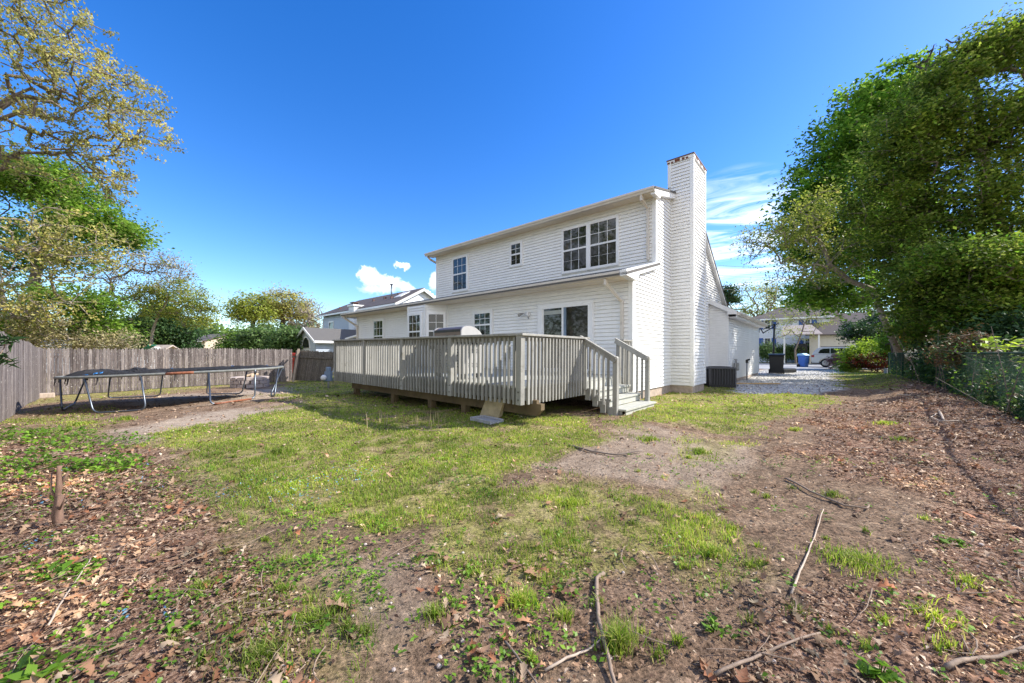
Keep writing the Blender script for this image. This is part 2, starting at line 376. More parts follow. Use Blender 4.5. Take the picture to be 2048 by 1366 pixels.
# -- side wall clip: along v
def side_clip(z):
    if z < 3.13: s0 = 0
    elif z < 3.72: s0 = (z-3.10)/.283-.6+.02
    elif z < 5.80: s0 = UPV
    else: s0 = 1.2+(z-5.70)/.243
    s1 = 10.6 if z < 3.15 else 5.17+(6.65-z)/.637
    return s0, s1
mb = MB(); siding(mb, (0, 0), (0, 10.6), .22, 6.7, side_clip)
mb.obj('side_wall', M['siding'], H)
siding(MB(), (0,0), (1,0), 0, .1)
mb = MB(); siding(mb, (LW, 0), (0, 0), .22, 3.04); mb.obj('lower_rear_wall', M['siding'], H)
mb = MB(); siding(mb, (UW, UPV), (0, UPV), 3.62, 5.64); mb.obj('upper_rear_wall', M['siding'], H)
# inner body so nothing is see-through
mb = MB()
mb.prism([(-.03, .03, .2), (-.03, 1.63, .2), (-.03, 10.55, .2), (-.03, 10.55, 3.2), (-.03, 5.17, 6.6), (-.03, 1.64, 5.6), (-.03, 1.64, 3.5), (-.03, .03, 3.0)], (UW+.06, 0, 0))
mb.box(LW+.03, UW, .03, 9.5, .2, 3.0); mb.obj('wall_core', M['trim'], H)
mb = MB(); siding(mb, (LW, 9.5), (LW, 0), .22, 3.04); siding(mb, (UW, 9.), (UW, UPV), 3.05, 5.64); mb.obj('end_wall', M['siding'], H)
# foundation
mb = MB(); mb.box(LW+.02, -.02, .02, 10.5, -.5, .215); mb.box(-.02, .61, 2.98, 4.32, -.3, .20); mb.obj('foundation', M['found'], H)
# corner boards
for a in [(-.085, .028, -.028, .085, .2, 3.06), (UW-.028, UW+.08, UPV-.028, UPV+.06, 3.6, 5.64), (LW-.028, LW+.08, -.028, .08, .2, 3.04), (-.085, .03, UPV-.03, UPV+.085, 3.74, 5.66)]: MB().box(*a).obj('corner_board', M['trim'], H)
# roofs
mb = MB()
mb.prism([(.14, -.62, 3.12), (.14, UPV+.02, shed(UPV+.02)+.02), (.14, UPV+.02, shed(UPV)-.04), (.14, -.62, 3.06)], (-(10.0+.13), 0, 0))
mb.prism([(-9.99, -.62, 3.12), (-9.99, 2.0, 3.84), (-9.99, 9.9, 3.1), (-9.99, 9.9, 3.04), (-9.99, 2.0, 3.78), (-9.99, -.62, 3.06)], (-4.9, 0, 0))
mb.obj('lower_roof', M['shingle'], H)
mb = MB()
mb.prism([(.16, 1.18, 5.745), (.16, 5.17, 6.715), (.16, 10.95, 3.03), (.16, 10.95, 2.97), (.16, 5.17, 6.65), (.16, 1.18, 5.69)], (UW-.3, 0, 0))
mb.obj('upper_roof', M['shingle'], H)
# soffits + fascia + gutters
mb = MB(); mb.box(-14.85, .10, -.50, .01, 3.030, 3.045); mb.box(UW-.25, .10, 1.24, UPV, 5.625, 5.64)
k = 0
for i in range(60):
    x = -14.7+i*.25
    if x < .05: mb.box(x, x+.012, -.49, 0, 3.026, 3.031)
    if x > UW: mb.box(x, x+.012, 1.25, UPV-.02, 5.620, 5.626)
mb.obj('soffit', M['soffit'], H)
def gutter(x0, x1, y, z, nm='gutter'):
    m = MB(); prof = [(0, 0), (-.085, 0), (-.10, .045), (-.125, .07), (-.125, .125), (-.115, .125), (-.112, .075), (-.085, .05), (-.075, .012), (-.01, .012), (-.01, .125), (0, .125)]
    m.prism([(x0, y+a, z+b) for a, b in prof], (x1-x0, 0, 0)); return m.obj(nm, M['gutter'], H)
gutter(-14.95, -.06, -.50, 3.045); gutter(UW-.28, .14, 1.24, 5.62)
mb = MB()
mb.prism([(-.04, -.62, 3.04), (-.04, -.62, 3.18), (-.04, 1.62, 3.78), (-.04, 1.62, 3.60), (-.04, .15, 3.18), (-.04, .02, 3.0)], (.17, 0, 0))      
mb.obj('rake_board', M['trim'], H); mb = MB()
mb.prism([(.02, 1.2, 5.55), (.02, 1.2, 5.735), (.02, 5.17, 6.70), (.02, 5.17, 6.50), (.02, 1.70, 5.66), (.02, 1.62, 5.55)], (.12, 0, 0)); mb.obj('rake_board', M['trim'], H); mb = MB()
mb.prism([(.02, 5.17, 6.70), (.02, 10.9, 3.05), (.02, 10.9, 2.88), (.02, 5.17, 6.50)], (.12, 0, 0)); mb.obj('rake_board', M['trim'], H); mb = MB()
mb.box(-14.9, -14.86, -.6, 9.9, 2.98, 3.1)
mb.obj('rake_board', M['trim'], H)
# downspouts
def downspout(pts):
    m = MB()
    for a, b in zip(pts, pts[1:]): m.bar(a, b, .06, .08, up=(0, 1, 0) if abs(a[2]-b[2]) > .05 else (0,0,1))
    for p in pts[1:-1]: m.obox(p, (.036, 0, 0), (0, .046, 0), (0, 0, .04))
    m.obj('downspout', M['gutter'], H)
downspout([(-.45, -.54, 3.04), (-.45, -.52, 2.93), (-.24, -.06, 2.50), (-.24, -.06, .75)])
downspout([(-.24, 1.20, 5.62), (-.24, 1.22, 5.50), (-.19, UPV-.06, 5.33), (-.19, UPV-.06, 3.86)])
downspout([(UW-.2, 1.25, 5.62), (UW-.15, 1.35, 5.5), (UW-.08, 1.7, 5.36), (UW-.08, 1.7, 3.6)])
downspout([(-14.7, -.54, 3.05), (-14.7, -.52, 2.95), (-14.30, -.06, 2.55), (-14.30, -.06, .3)])
# windows --------------------------------------------------------------
def window(mb_dir, x0, x1, z0, z1, y, cols, rows, parent=H, meet=None, fw=.09, origin=None, ang=0, mat='muntin', single=False):
    """double hung window; glass area x0..x1,z0..z1 on plane y, facing -y"""
    def T(m):
        if origin is None: return m
        c, s = math.cos(ang), math.sin(ang)
        m.v = [(origin[0]+p[0]*c-p[1]*s, origin[1]+p[0]*s+p[1]*c, p[2]) for p in m.v]; return m
    zm = meet if meet else (z0+z1)/2
    f = MB(); yo = y-.045; yi = y+.005
    f.box(x0-fw, x0, yo, yi, z0-fw, z1+fw); f.box(x1, x1+fw, yo, yi, z0-fw, z1+fw)
    f.box(x0, x1, yo, yi, z1, z1+fw); f.box(x0, x1, yo, yi, z0-fw, z0)
    f.box(x0-fw-.02, x1+fw+.02, y-.03, yi, z0-fw-.02, z0-fw); f.box(x0-fw-.02, x1+fw+.02, y-.03, yi, z1+fw, z1+fw+.02)
    f.box(x0-fw-.02, x0-fw, y-.03, yi, z0-fw, z1+fw); f.box(x1+fw, x1+fw+.02, y-.03, yi, z0-fw, z1+fw)
    w = T(f).obj('window', M[mat], parent)
    s = MB()
    if not single: s.box(x0, x1, y-.038, yi, zm-.028, zm+.028)
    for a, b, yy in ((zm+.028, z1, y-.028), (z0, zm-.028, y-.018)) if not single else ((z0, z1, y-.028),):
        for i in range(1, cols):
            x = x0+(x1-x0)*i/cols; s.box(x-.008, x+.008, yy, yi, a, b)
        for i in range(1, rows):
            z = a+(b-a)*i/rows
            for j in range(cols):
                xa = x0+(x1-x0)*j/cols+(.008 if j else 0); xb = x0+(x1-x0)*(j+1)/cols-(.008 if j < cols-1 else 0)
                s.box(xa, xb, yy+.001, yi, z-.008, z+.008)
    T(s).obj('sash_bars', M[mat], w)
    g = MB(); g.quad((x0, y-.022, zm), (x1, y-.022, zm), (x1, y-.022, z1), (x0, y-.022, z1)); T(g).obj('upper_pane', M['glass'], w)
    g = MB(); g.quad((x0, y-.017, z0), (x1, y-.017, z0), (x1, y-.017, zm), (x0, y-.017, zm)); T(g).obj('lower_pane', M['glass2'], w)
    return w
yu = UPV-.015
window(0, -3.04, -2.18, 3.94, 5.30, yu, 3, 2, fw=.075); window(0, -2.03, -1.16, 3.94, 5.30, yu, 3, 2, fw=.075)
window(0, -8.77, -7.92, 3.945, 5.29, yu, 3, 2); window(0, -5.386, -4.935, 4.525, 5.28, yu, 2, 2, fw=.08)
window(0, -5.69, -4.93, 1.80, 2.556, -.015, 3, 2, fw=.09, meet=2.17)
window(0, -12.67, -11.87, 1.30, 2.69, -.015, 3, 2)
# bay window: front facet, right facet, left facet
bay = MB(); BV = -.6; b0, b1, b2, b3 = (-9.5, 0), (-8.92, BV), (-7.83, BV), (-7.236, 0)
for a, b in ((b0, b1), (b1, b2), (b2, b3)): siding(bay, a, b, .7, 3.03)
bay.prism([(b0[0], 0, .7), (b1[0], b1[1]+.01, .7), (b2[0], b2[1]+.01, .7), (b3[0], 0, .7)], (0, 0, 2.32))
bo = bay.obj('bay_window', M['siding'], H)
mb = MB()
for x, y in (b1, b2): mb.obox((x, y, 1.87), (.05, 0, 0), (0, .03, 0), (0, 0, 1.16))
mb.obox((b3[0], -.01, 1.87), (.035, 0, 0), (0, .03, 0), (0, 0, 1.16)); mb.obj('corner_board', M['trim'], bo)
window(0, -8.82, -8.08, 1.35, 2.66, BV-.015, 3, 2, parent=bo, meet=2.03)
fa = math.atan2(b3[1]-b2[1], b3[0]-b2[0]); fl = math.hypot(b3[0]-b2[0], b3[1]-b2[1])
window(0, .15, fl-.15, 1.35, 2.66, -.015, 2, 2, parent=bo, meet=2.03, origin=b2, ang=fa, fw=.07)
# sliding door
f = MB(); y = -.015
f.box(-2.90, -2.74, y-.05, y, .72, 2.62); f.box(-1.21, -1.07, y-.05, y, .72, 2.62); f.box(-2.74, -1.21, y-.05, y, 2.50, 2.62); f.box(-2.74, -1.21, y-.05, y, .66, .76)
f.box(-2.93, -1.04, y-.03, y, 2.62, 2.65)
f.box(-2.93, -2.90, y-.03, y, .66, 2.62); f.box(-1.07, -1.04, y-.03, y, .66, 2.62)
sd = f.obj('sliding_door', M['muntin'], H)
f = MB(); f.box(-2.06, -1.99, y-.04, y, .76, 2.50); f.box(-2.74, -2.70, y-.03, y, .76, 2.5); f.obj('door_stile', M['muntin'], sd)
f = MB(); f.box(-1.99, -1.91, y-.045, y, .76, 2.50); f.obj('screen_frame', M['bluegrey'], sd)
f = MB(); f.quad((-2.70, y-.012, .76), (-2.06, y-.012, .76), (-2.06, y-.012, 2.5), (-2.70, y-.012, 2.5)); f.obj('fixed_pane', M['glass'], sd)
f = MB(); f.quad((-1.91, y-.012, .76), (-1.21, y-.012, .76), (-1.21, y-.012, 2.5), (-1.91, y-.012, 2.5)); f.obj('screened_pane', M['glass2'], sd)
f = MB(); f.box(-2.70, -2.065, y-.014, y-.0125, 2.33, 2.44); f.obj('blind_headrail', M['bushblind'] if 'bushblind' in M else simple('blind', (.36,.38,.36), .6), sd)
# flood light
f = MB(); f.lathe([(.01, -.10), (.075, -.09), (.075, -.03), (.05, -.01), (.05, 0)], (-3.29, -.015, 2.39), 16, 'y'); wl = f.obj('flood_light', M['white'], H, smooth=True)
f = MB(); f.tube([(-3.33, -.07, 2.39), (-3.45, -.11, 2.42)], .012); f.tube([(-3.45, -.11, 2.42), (-3.50, -.14, 2.40), (-3.56, -.20, 2.36)], [.02, .035, .055], 12)
f.tube([(-3.29, -.06, 2.33), (-3.24, -.08, 2.25)], .015); f.obj('lamp_head', M['meter'], wl)
# chimney ----------------------------------------------------------------
ch = MB(); c0, c1, CT = 2.957, 4.339, 7.08
siding(ch, (0, c0), (.635, c0), .22, CT); siding(ch, (.635, c0), (.635, c1), .22, CT); siding(ch, (.635, c1), (0, c1), .22, CT)
siding(ch, (-.08, c1), (-.08, c0), 6.0, CT)
ch.box(-.07, .625, c0+.01, c1-.01, .2, CT)
cho = ch.obj('chimney', M['siding'], H)
for a in ((.56, .663, c0-.028, c0+.07, .2, CT), (.6, .661, c1-.07, c1+.028, .2, CT), (-.09, .01, c0-.026, c0+.01, 6.35, CT), (-.03, 0.03, c0-.026, c0+.01, .25, 6.2)): MB().box(*a).obj('corner_board', M['trim'], cho)
mb = MB(); mb.box(-.11, .67, c0-.035, c1+.035, CT, CT+.09)
mb.obj('chimney_collar', M['trim'], cho)
rng_ = random.Random(4); mb = MB(); x = -.10
while x < .5:
    w = rng_.uniform(.05, .16); MB().box(x, min(.66, x+w), c0-.042, c0-.035, CT-.0, CT+.085*rng_.uniform(.5, 1)).obj('rust_patch', M['rust'], cho); x += w+rng_.uniform(.02, .07)
y0 = c0+.15
while y0 < c1-.1: w = rng_.uniform(.05, .25); MB().box(.67, .676, y0, y0+w, CT+.02, CT+.08).obj('rust_patch', M['rust'], cho); y0 += w+.2
mb = MB(); mb.box(-.125, .685, c0-.05, c1+.05, CT+.09, CT+.125); mb.obj('chimney_cap', M['darkcap'], cho)
# garage wing --------------------------------------------------------------
GU, GV0, GV1 = .68, 7.641, 15.63
gs = .56
def gtop(u): return 3.40-gs*u
g = MB()
siding(g, (0, GV0), (GU, GV0), .17, 3.4, lambda z: (0, GU if z < gtop(GU)-.05 else max(0, (3.36-z)/gs)))
siding(g, (GU, GV0), (GU, GV1), .17, 2.86)
g.prism([(-6, GV0+.02, .1), (GU-.01, GV0+.02, .1), (GU-.01, GV0+.02, gtop(GU)-.06), (-2.4, GV0+.02, gtop(-2.4)-.06), (-6, GV0+.02, 2.6)], (0, GV1-GV0-.04, 0))
siding(g, (GU, GV1), (-6, GV1), .17, 2.86)
go = g.obj('garage_wing', M['siding'], H)
g = MB(); g.prism([(1.02, GV0-.12, gtop(1.02)+.0), (-2.4, GV0-.12, gtop(-2.4)), (-6.3, GV0-.12, gtop(-2.4)-gs*3.9), (-6.3, GV0-.12, gtop(-2.4)-gs*3.9-.05), (-2.4, GV0-.12, gtop(-2.4)-.06), (1.02, GV0-.12, gtop(1.02)-.05)], (0, GV1-GV0+.25, 0))
g.obj('garage_roof', M['shingle'], go)
g = MB(); g.prism([(1.0, GV0-.14, gtop(1.0)-.01), (-.0, GV0-.14, gtop(0)-.01), (-.0, GV0-.14, gtop(0)-.19), (GU, GV0-.14, gtop(GU)-.19), (GU, GV0-.14, gtop(GU)-.30), (1.0, GV0-.14, gtop(1.0)-.14)], (0, .03, 0))
g.box(GU, .97, GV0-.1, GV1+.1, 2.60, 2.615); g.box(.97, .99, GV0-.1, GV1+.1, 2.585, 2.82); g.box(.62, .70, GV0-.02, GV0+.06, .17, 2.8); g.box(GU-.06, GU+.02, GV1-.06, GV1+.02, .17, 2.6)
g.obj('garage_trim', M['trim'], go)
m_ = MB(); prof = [(0, 0), (.085, 0), (.10, .045), (.125, .07), (.125, .125), (0, .125)]
m_.prism([(.995+a, GV0-.12, 2.665+b) for a, b in prof], (0, GV1-GV0+.25, 0)); m_.obj('garage_gutter', M['gutter'], go)
g = MB(); g.box(0, GU-.02, GV0+.02, GV1-.02, -.3, .165); g.obj('garage_foundation', M['found'], go)
# ================================================================== DECK
D = empty('wooden_deck', (0,0,0), 0, 'grey wooden deck with slatted railing and steps behind the white house', 'deck')
D.matrix_world = Matrix.Translation((OX, OY, 0)) @ Matrix.Rotation(ANG, 4, 'Z') @ Matrix.Translation((-.1, 0, 0)) @ Matrix.Rotation(.0085, 4, 'Y') @ Matrix.Translation((.1, 0, 0))
FZ = .64; L0, L1, DV = -7.15, -.10, -4.20
fl = MB(); k = 0; y = DV+.01
while y < -.02:
    fl.box(L0+.02, L1+.0, y, min(y+.136, -.01), FZ-.035, FZ); y += .142
fl.obj('deck_boards', M['deckfloor'], D)
mb = MB(); mb.box(L0+.04, L1-.04, DV+.02, DV+.058, .40, FZ-.036); mb.box(L1-.05, L1-.012, DV+.02, -.02, .40, FZ-.036); mb.box(L0+.02, L0+.058, DV+.02, -.02, .40, FZ-.036)
mb.obj('rim_joist', M['deck'], D)
mb = MB()
for i in range(16): x = L0+.3+i*.44; mb.box(x, x+.038, DV+.06, -.03, .42, FZ-.037)
mb.obj('joists', M['beam'], D)
def chamfer_beam(x0, x1, y0, y1, z0, z1):
    m = MB(); m.prism([(x0, y0, z0), (x1-.10, y0, z0), (x1, y0, z0+.10), (x1, y0, z1), (x0, y0, z1)], (0, y1-y0, 0)); return m
chamfer_beam(-6.62, .12, -3.98, -3.88, .14, .345).obj('beam', M['beam'], D)
chamfer_beam(-6.62, .05, -1.6, -1.5, .14, .345).obj('beam', M['beam'], D)
MB().box(-6.6, .02, -3.97, -3.9, .345, .40).obj('beam_packer', M['beam'], D)
for i, u in enumerate((-6.53, -4.55, -3.02, -1.9)):
    MB().box(u, u+.13, -3.97, -3.84, -.25, .14).obj('support_post', M['beam'], D)
    MB().box(u, u+.13, -1.6, -1.48, -.25, .14).obj('support_post', M['beam'], D)
m = MB(); m.prism([(-1.28, -4.06, -.02), (-.80, -4.06, -.02), (-.68, -4.02, .345), (-1.13, -4.02, .345)], (0, .09, 0)); m.obj('support_block', M['blockwood'], D)
RT = 1.50; BB = .335
posts = (-7.13, -5.40, -3.63, -1.92)
for u in posts: MB().box(u-.045, u+.045, DV-.065, DV+.02, BB, RT-.012).obj('rail_post', M['deck'], D, bevel=.004)
MB().box(L1-.09, L1+.02, DV-.075, DV+.03, BB, RT-.012).obj('rail_post', M['deck'], D, bevel=.004)
for u in posts+(L1-.035,):
    for z in (.42, .55):
        m = MB(); m.lathe([(.002, -.006), (.012, -.004), (.014, 0)], (u, DV-(.066 if u < -1 else .076), z), 10, 'y'); m.obj('bolt_head', M['chrome_dark'], D)
nb = 0; rr = random.Random(2)
fb = None; u = L1-.09-.085
while u > L0+.06:
    if min(abs(u-p) for p in posts) > .07:
        j = rr.uniform(-.004, .004); t = rr.uniform(-.006, .006)
        b = MB().add([(u-.019+j, DV-.040, BB), (u+.019+j, DV-.040, BB), (u+.019+j, DV-.002, BB), (u-.019+j, DV-.002, BB), (u-.019+j+t, DV-.040, RT-.04), (u+.019+j+t, DV-.040, RT-.04), (u+.019+j+t, DV-.002, RT-.04), (u-.019+j+t, DV-.002, RT-.04)],
                [(0,3,2,1),(4,5,6,7),(0,1,5,4),(1,2,6,5),(2,3,7,6),(3,0,4,7)])
        b.obj('baluster', M['deck'], D); nb += 1
    u -= .1075
v = DV+.125
while v < -2.22:
    b = MB().box(L1+.0, L1+.038, v-.019+rr.uniform(-.004, .004), v+.019, BB, RT-.04); b.obj('baluster', M['deck'], D); nb += 1; v += .1015
v = DV+.12
while v < -.1 and nb < 98:
    MB().box(L0-.038, L0, v-.019, v+.019, BB, RT-.04).obj('baluster', M['deck'], D); nb += 1; v += .21
# caps and inner rails
mb = MB(); mb.box(L0-.07, L1+.06, DV-.085, DV+.06, RT-.012, RT+.026); mb.box(L1-.085, L1+.06, DV+.06, -2.06, RT-.012, RT+.026); mb.box(L0-.07, L0+.07, DV+.06, -.02, RT-.012, RT+.026)
mb.obj('rail_cap', M['deck'], D, bevel=.004)
mb = MB(); mb.box(L0, L1-.09, DV, DV+.038, RT-.10, RT-.013); mb.box(L1-.04, L1-.001, DV+.04, -2.1, RT-.10, RT-.013); mb.box(L0+.001, L0+.04, DV+.04, -.02, RT-.10, RT-.013)
mb.obj('under_rail', M['deck'], D)
# stairs
ST = MB()
treads = [(-.10, .20, .455), (.17, .47, .285), (.44, .80, .115)]
for a, b, z in treads: ST.box(a, b, -2.13 if z > .12 else -2.16, -.55, z-.035, z)
sto = ST.obj('stair', M['deckfloor'], D, bevel=.003)
for a, b, z in treads: MB().box(b-.05, b-.03, -2.10, -.60, z-.16, z-.036).obj('riser', M['deckfloor'], sto)
MB().box(-.10, -.08, -2.10, -.60, .456, .60).obj('riser', M['deckfloor'], sto)
for vv in (-2.14, -.62):
    m = MB(); m.prism([(-.1, vv, .60), (-.06, vv, .60), (-.06, vv, .44), (.17, vv, .44), (.17, vv, .27), (.44, vv, .27), (.44, vv, .10), (.70, vv, .10), (.70, vv, -.05), (.45, vv, -.05), (-.1, vv, .33)], (0, .038, 0))
    m.obj('stringer', M['deck'], sto)
for vv in (-2.20, -.57):
    far = vv > -1
    ra = D
    pst = MB().box(-.145, -.055, vv-.045, vv+.045, BB if not far else .25, RT-.0).obj('stair_post', M['deck'], sto, bevel=.004)
    if not far: pst.name = 'stair_post'
    m = MB(); m.prism([(.555, vv-.045, -.06), (.645, vv-.045, -.06), (.645, vv-.045, 1.11), (.62, vv-.045, 1.14), (.58, vv-.045, 1.14), (.555, vv-.045, 1.11)], (0, .09, 0)); m.obj('newel_post', M['deck'], sto)
    yy = vv+.05 if far else vv-.05
    a = Vector((-.16, vv, 1.485)); b = Vector((.62, vv, 1.055))
    m = MB(); m.bar(a+Vector((0, -.06 if not far else -.07, 0)), b+Vector((0, -.06 if not far else -.07, 0)), .035, .09, up=(0, 0, 1)); 
    m.bar(a+Vector((0, -.045, .062)), b+Vector((0, -.045, .062)), .09, .03); m.obj('stair_handrail', M['deck'], sto)
    for i in range(6 if not far else 5):
        x = -.02+i*.10 if not far else .03+i*.115
        zt = 1.485-(x+.16)*.551; zb = max(.02, .50-(x+.1)*.66)
        if far: zb = max(.12, .60-(x+.1)*.75)
        MB().box(x-.019, x+.019, vv-.095+(.038 if far else 0), vv-.057+(.038 if far else 0), zb, zt).obj('stair_baluster', M['deck'], sto)
    m = MB()
    for i in range(4):
        if not far: x = -.04+i*.17; z = .50-(x+.1)*.66; m.box(x, x+.11, vv-.056, vv-.03, z-.22, z+.02)
    if not far: m.obj('stair_skirt_block', M['deck'], sto)
# short far rail to wall
m = MB(); m.box(-.15, .0, -.52, -.02, RT-.012, RT+.026); m.box(-.09, -.05, -.52, -.06, RT-.10, RT-.013); m.obj('rail_cap', M['deck'], D)
MB().box(-.14, -.05, -.10, -.015, .35, RT+.005).obj('rail_post', M['deck'], D)
for i in range(4): MB().box(-.05, -.012, -.47+i*.10, -.432+i*.10, .30, RT-.03).obj('stair_baluster', M['deck'], sto)
# paver beside the support block
pv = MB(); pv.box(-.32, .32, -.18, .18, 0, .035); pv.box(-.32, -.27, -.18, .18, .035, .065); pv.box(-.27, .32, -.18, -.14, .035, .065); pv.box(-.27, .32, .14, .18, .035, .065)
po = pv.obj('splash_block', M['paver'], bevel=.008); x, y, _ = W(-.78, -4.36); po.location = (x, y, -.0); po.rotation_euler = (0, 0, ANG-.1); po.scale = (.88, .85, 1)
tag(po, 'shallow grey concrete splash block on grass under the deck corner', 'splash block')
# ================================================================== GRILL
gx, gy, _ = W(-2.27, -3.70)
GR = empty('gas_grill', (gx, gy, FZ+.03), ANG+.0, 'stainless gas grill with closed hood standing on the deck', 'grill'); GR.scale = (1, 1, .86)
m = MB(); m.box(-.50, .42, -.28, .28, .12, .82); m.obj('cabinet', M['greywhite'], GR, bevel=.01)
for i in range(3):
    for k in range(3):
        for b in ((.421, .424, -.2+i*.14, -.11+i*.14, .28+k*.04, .29+k*.04), (.421, .424, -.2+i*.14, -.11+i*.14, .62+k*.04, .63+k*.04), (-.4+i*.28, -.22+i*.28, -.284, -.281, .28+k*.07, .30+k*.07), (-.4+i*.28, -.22+i*.28, -.284, -.281, .55+k*.07, .57+k*.07)):
            MB().box(*b).obj('vent_slot', M['black'], GR)
m = MB(); m.box(-.5, .42, -.27, .27, .82, .92); m.obj('firebox', M['chrome_dark'], GR)
prof = [(-.30, .92), (-.30, 1.13), (-.27, 1.20), (-.20, 1.245), (-.05, 1.255), (.08, 1.22), (.20, 1.14), (.28, 1.03), (.30, .92)]
m = MB(); m.prism([(-.47, a, b) for a, b in prof], (.86, 0, 0)); hd = m.obj('hood', M['steel'], GR)
for x in (-.50, .39):
    m = MB(); m.prism([(x, a*1.03, b+(.01 if b > 1 else 0)) for a, b in prof], (.035, 0, 0)); m.obj('hood_end', M['greywhite'], hd)
m = MB(); m.box(-.46, .38, -.312, -.302, 1.12, 1.175); m.obj('hood_band', M['chrome_dark'], hd)
m = MB()
for i in range(3): m.box(-.33+i*.26, -.26+i*.26, -.310, -.302, 1.02, 1.045)
m.box(.426, .43, -.05, .1, .96, .975); m.obj('hood_slots', M['black'], hd)
for x0, x1 in ((-.95, -.5), (.42, .85)):
    m = MB(); m.box(x0, x1, -.25, .2, .86, .90); m.obj('side_shelf', M['chrome_dark'], GR)
for cx_, cy_ in ((-.42, -.2), (.36, -.2), (-.42, .2), (.36, .2)): MB().lathe([(.07, -.02), (.09, -.01), (.09, .01), (.07, .02)], (cx_, cy_, .09), 14, 'x').obj('castor', M['black'], GR)
# dark storage bench shape near the wall seen through the slats is left out (shadow only)
# ================================================================== YARD OBJECTS BY THE HOUSE
ax, ay, _ = W(.72, 5.95)
AC = empty('air_conditioner', (ax, ay, 0), ANG+.45, 'charcoal louvred air conditioner unit on the ground beside the garage wing', 'air conditioner')
MB().box(-.42, .42, -.42, .42, 0, .09).obj('base_pad', M['black'], AC)
MB().box(-.385, .385, -.385, .385, .09, .64).obj('coil', M['acdark'], AC)
for sx, sy in ((-1,-1),(1,-1),(1,1),(-1,1)): MB().box(sx*.40-.03, sx*.40+.03, sy*.40-.03, sy*.40+.03, .09, .66).obj('corner_post', M['acgrey'], AC, bevel=.008)
m = MB()
for s in range(4):
    a = s*PI/2; c, q = math.cos(a), math.sin(a)
    for i in range(9):
        t = -.34+i*.085; m.obox((c*.395-q*t, q*.395+c*t, .37), (c*.012, q*.012, 0), (-q*.009, c*.009, 0), (0, 0, .27))
m.obj('louvre_bars', M['acgrey'], AC)
m = MB(); m.box(-.43, .43, -.43, .43, .64, .70); m.obj('top_cover', M['acgrey'], AC, bevel=.012)
m = MB()
for r in (.12, .2, .28, .35): m.tube([(r*math.cos(t), r*math.sin(t), .71) for t in np.linspace(0, 2*PI, 25)], .005, 5)
m.obj('fan_guard', M['black'], AC)
def gas_meter():
    x, y, _ = W(.80, 8.55); e = empty('gas_meter', (x, y, 0), ANG, 'dirty grey gas meter on pipes by the garage wall', 'gas meter')
    m = MB(); m.box(-.06, .10, -.12, .12, .48, .80); m.obj('meter_body', M['meter'], e, bevel=.03)
    m = MB(); m.tube([(.0, -.17, 0), (.0, -.17, .86), (.0, -.10, .90), (.0, -.07, .80)], .022); m.tube([(.0, .07, .80), (.0, .10, .92), (.0, .2, .92), (-.1, .2, .92)], .022); m.obj('meter_pipe', M['meter'], e, smooth=True)
gas_meter()
x, y, _ = W(.95, 10.1); e = empty('standpipe', (x, y, 0), ANG, 'thin pale standpipe with black valve head beside the garage wall', 'pipe')
MB().tube([(0,0,0),(0,0,.78)], .025).obj('pipe', M['galv'], e, smooth=True)
m = MB(); m.tube([(0,0,.76),(0,0,.90)], .05); m.tube([(0,0,.88),(.10,-.05,.92)], .04); m.obj('valve_head', M['black'], e)
a = Vector((8.30, 14.1, .04)); b = Vector((10.15, 13.95, .04)); m = MB(); m.bar(a-Vector((9.2, 14, 0)), b-Vector((9.2, 14, 0)), .14, .04); o = m.obj('wood_plank', M['plank']); o.location = (9.2, 14, 0)
tag(o, 'yellowish wooden plank lying on white gravel near the air conditioner', 'plank')
def bin_(name, loc, rz, mat, lid, w, d, h, label, wheels=True, lidh=.06):
    e = empty(name, loc, rz, label, 'wheeled bin' if wheels else 'recycling bin')
    m = MB(); t = .86
    m.add([(-w/2*t,-d/2*t,.03),(w/2*t,-d/2*t,.03),(w/2*t,d/2*t,.03),(-w/2*t,d/2*t,.03),(-w/2,-d/2,h),(w/2,-d/2,h),(w/2,d/2,h),(-w/2,d/2,h)], [(0,3,2,1),(4,5,6,7),(0,1,5,4),(1,2,6,5),(2,3,7,6),(3,0,4,7)])
    m.obj('bin_body', mat, e, bevel=.02)
    m = MB(); m.prism([(-w/2-.03, -d/2-.05, h), (-w/2-.03, -d/2-.05, h+.03), (-w/2-.03, -d*.1, h+lidh+.03), (-w/2-.03, d/2, h+lidh), (-w/2-.03, d/2+.08, h+.02), (-w/2-.03, d/2+.08, h)], (w+.06, 0, 0)); m.obj('lid', lid, e, bevel=.01)
    m = MB(); m.tube([(-w/2*.8, d/2+.09, h-.04), (w/2*.8, d/2+.09, h-.04)], .018); m.obj('handle', lid, e)
    for s in (-1, 1): m = MB(); m.lathe([(.08, -.03), (.13, -.03), (.13, .03), (.08, .03)], (s*w/2*.95, d/2*.85, .13), 16, 'x'); m.obj('wheel', M['rubber'], e)
    return e
bin_('trash_bin', (15.55, 21.6, 0), 2.5, M['black'], M['black'], .72, .78, 1.05, 'large black wheeled trash bin at the far corner of the garage', lidh=.08)
bin_('recycling_bin', (24.9, 31.4, 0), .4, M['blue'], M['paleblue'], .60, .55, .98, 'bright blue recycling bin with pale lid at the driveway end', lidh=.16)
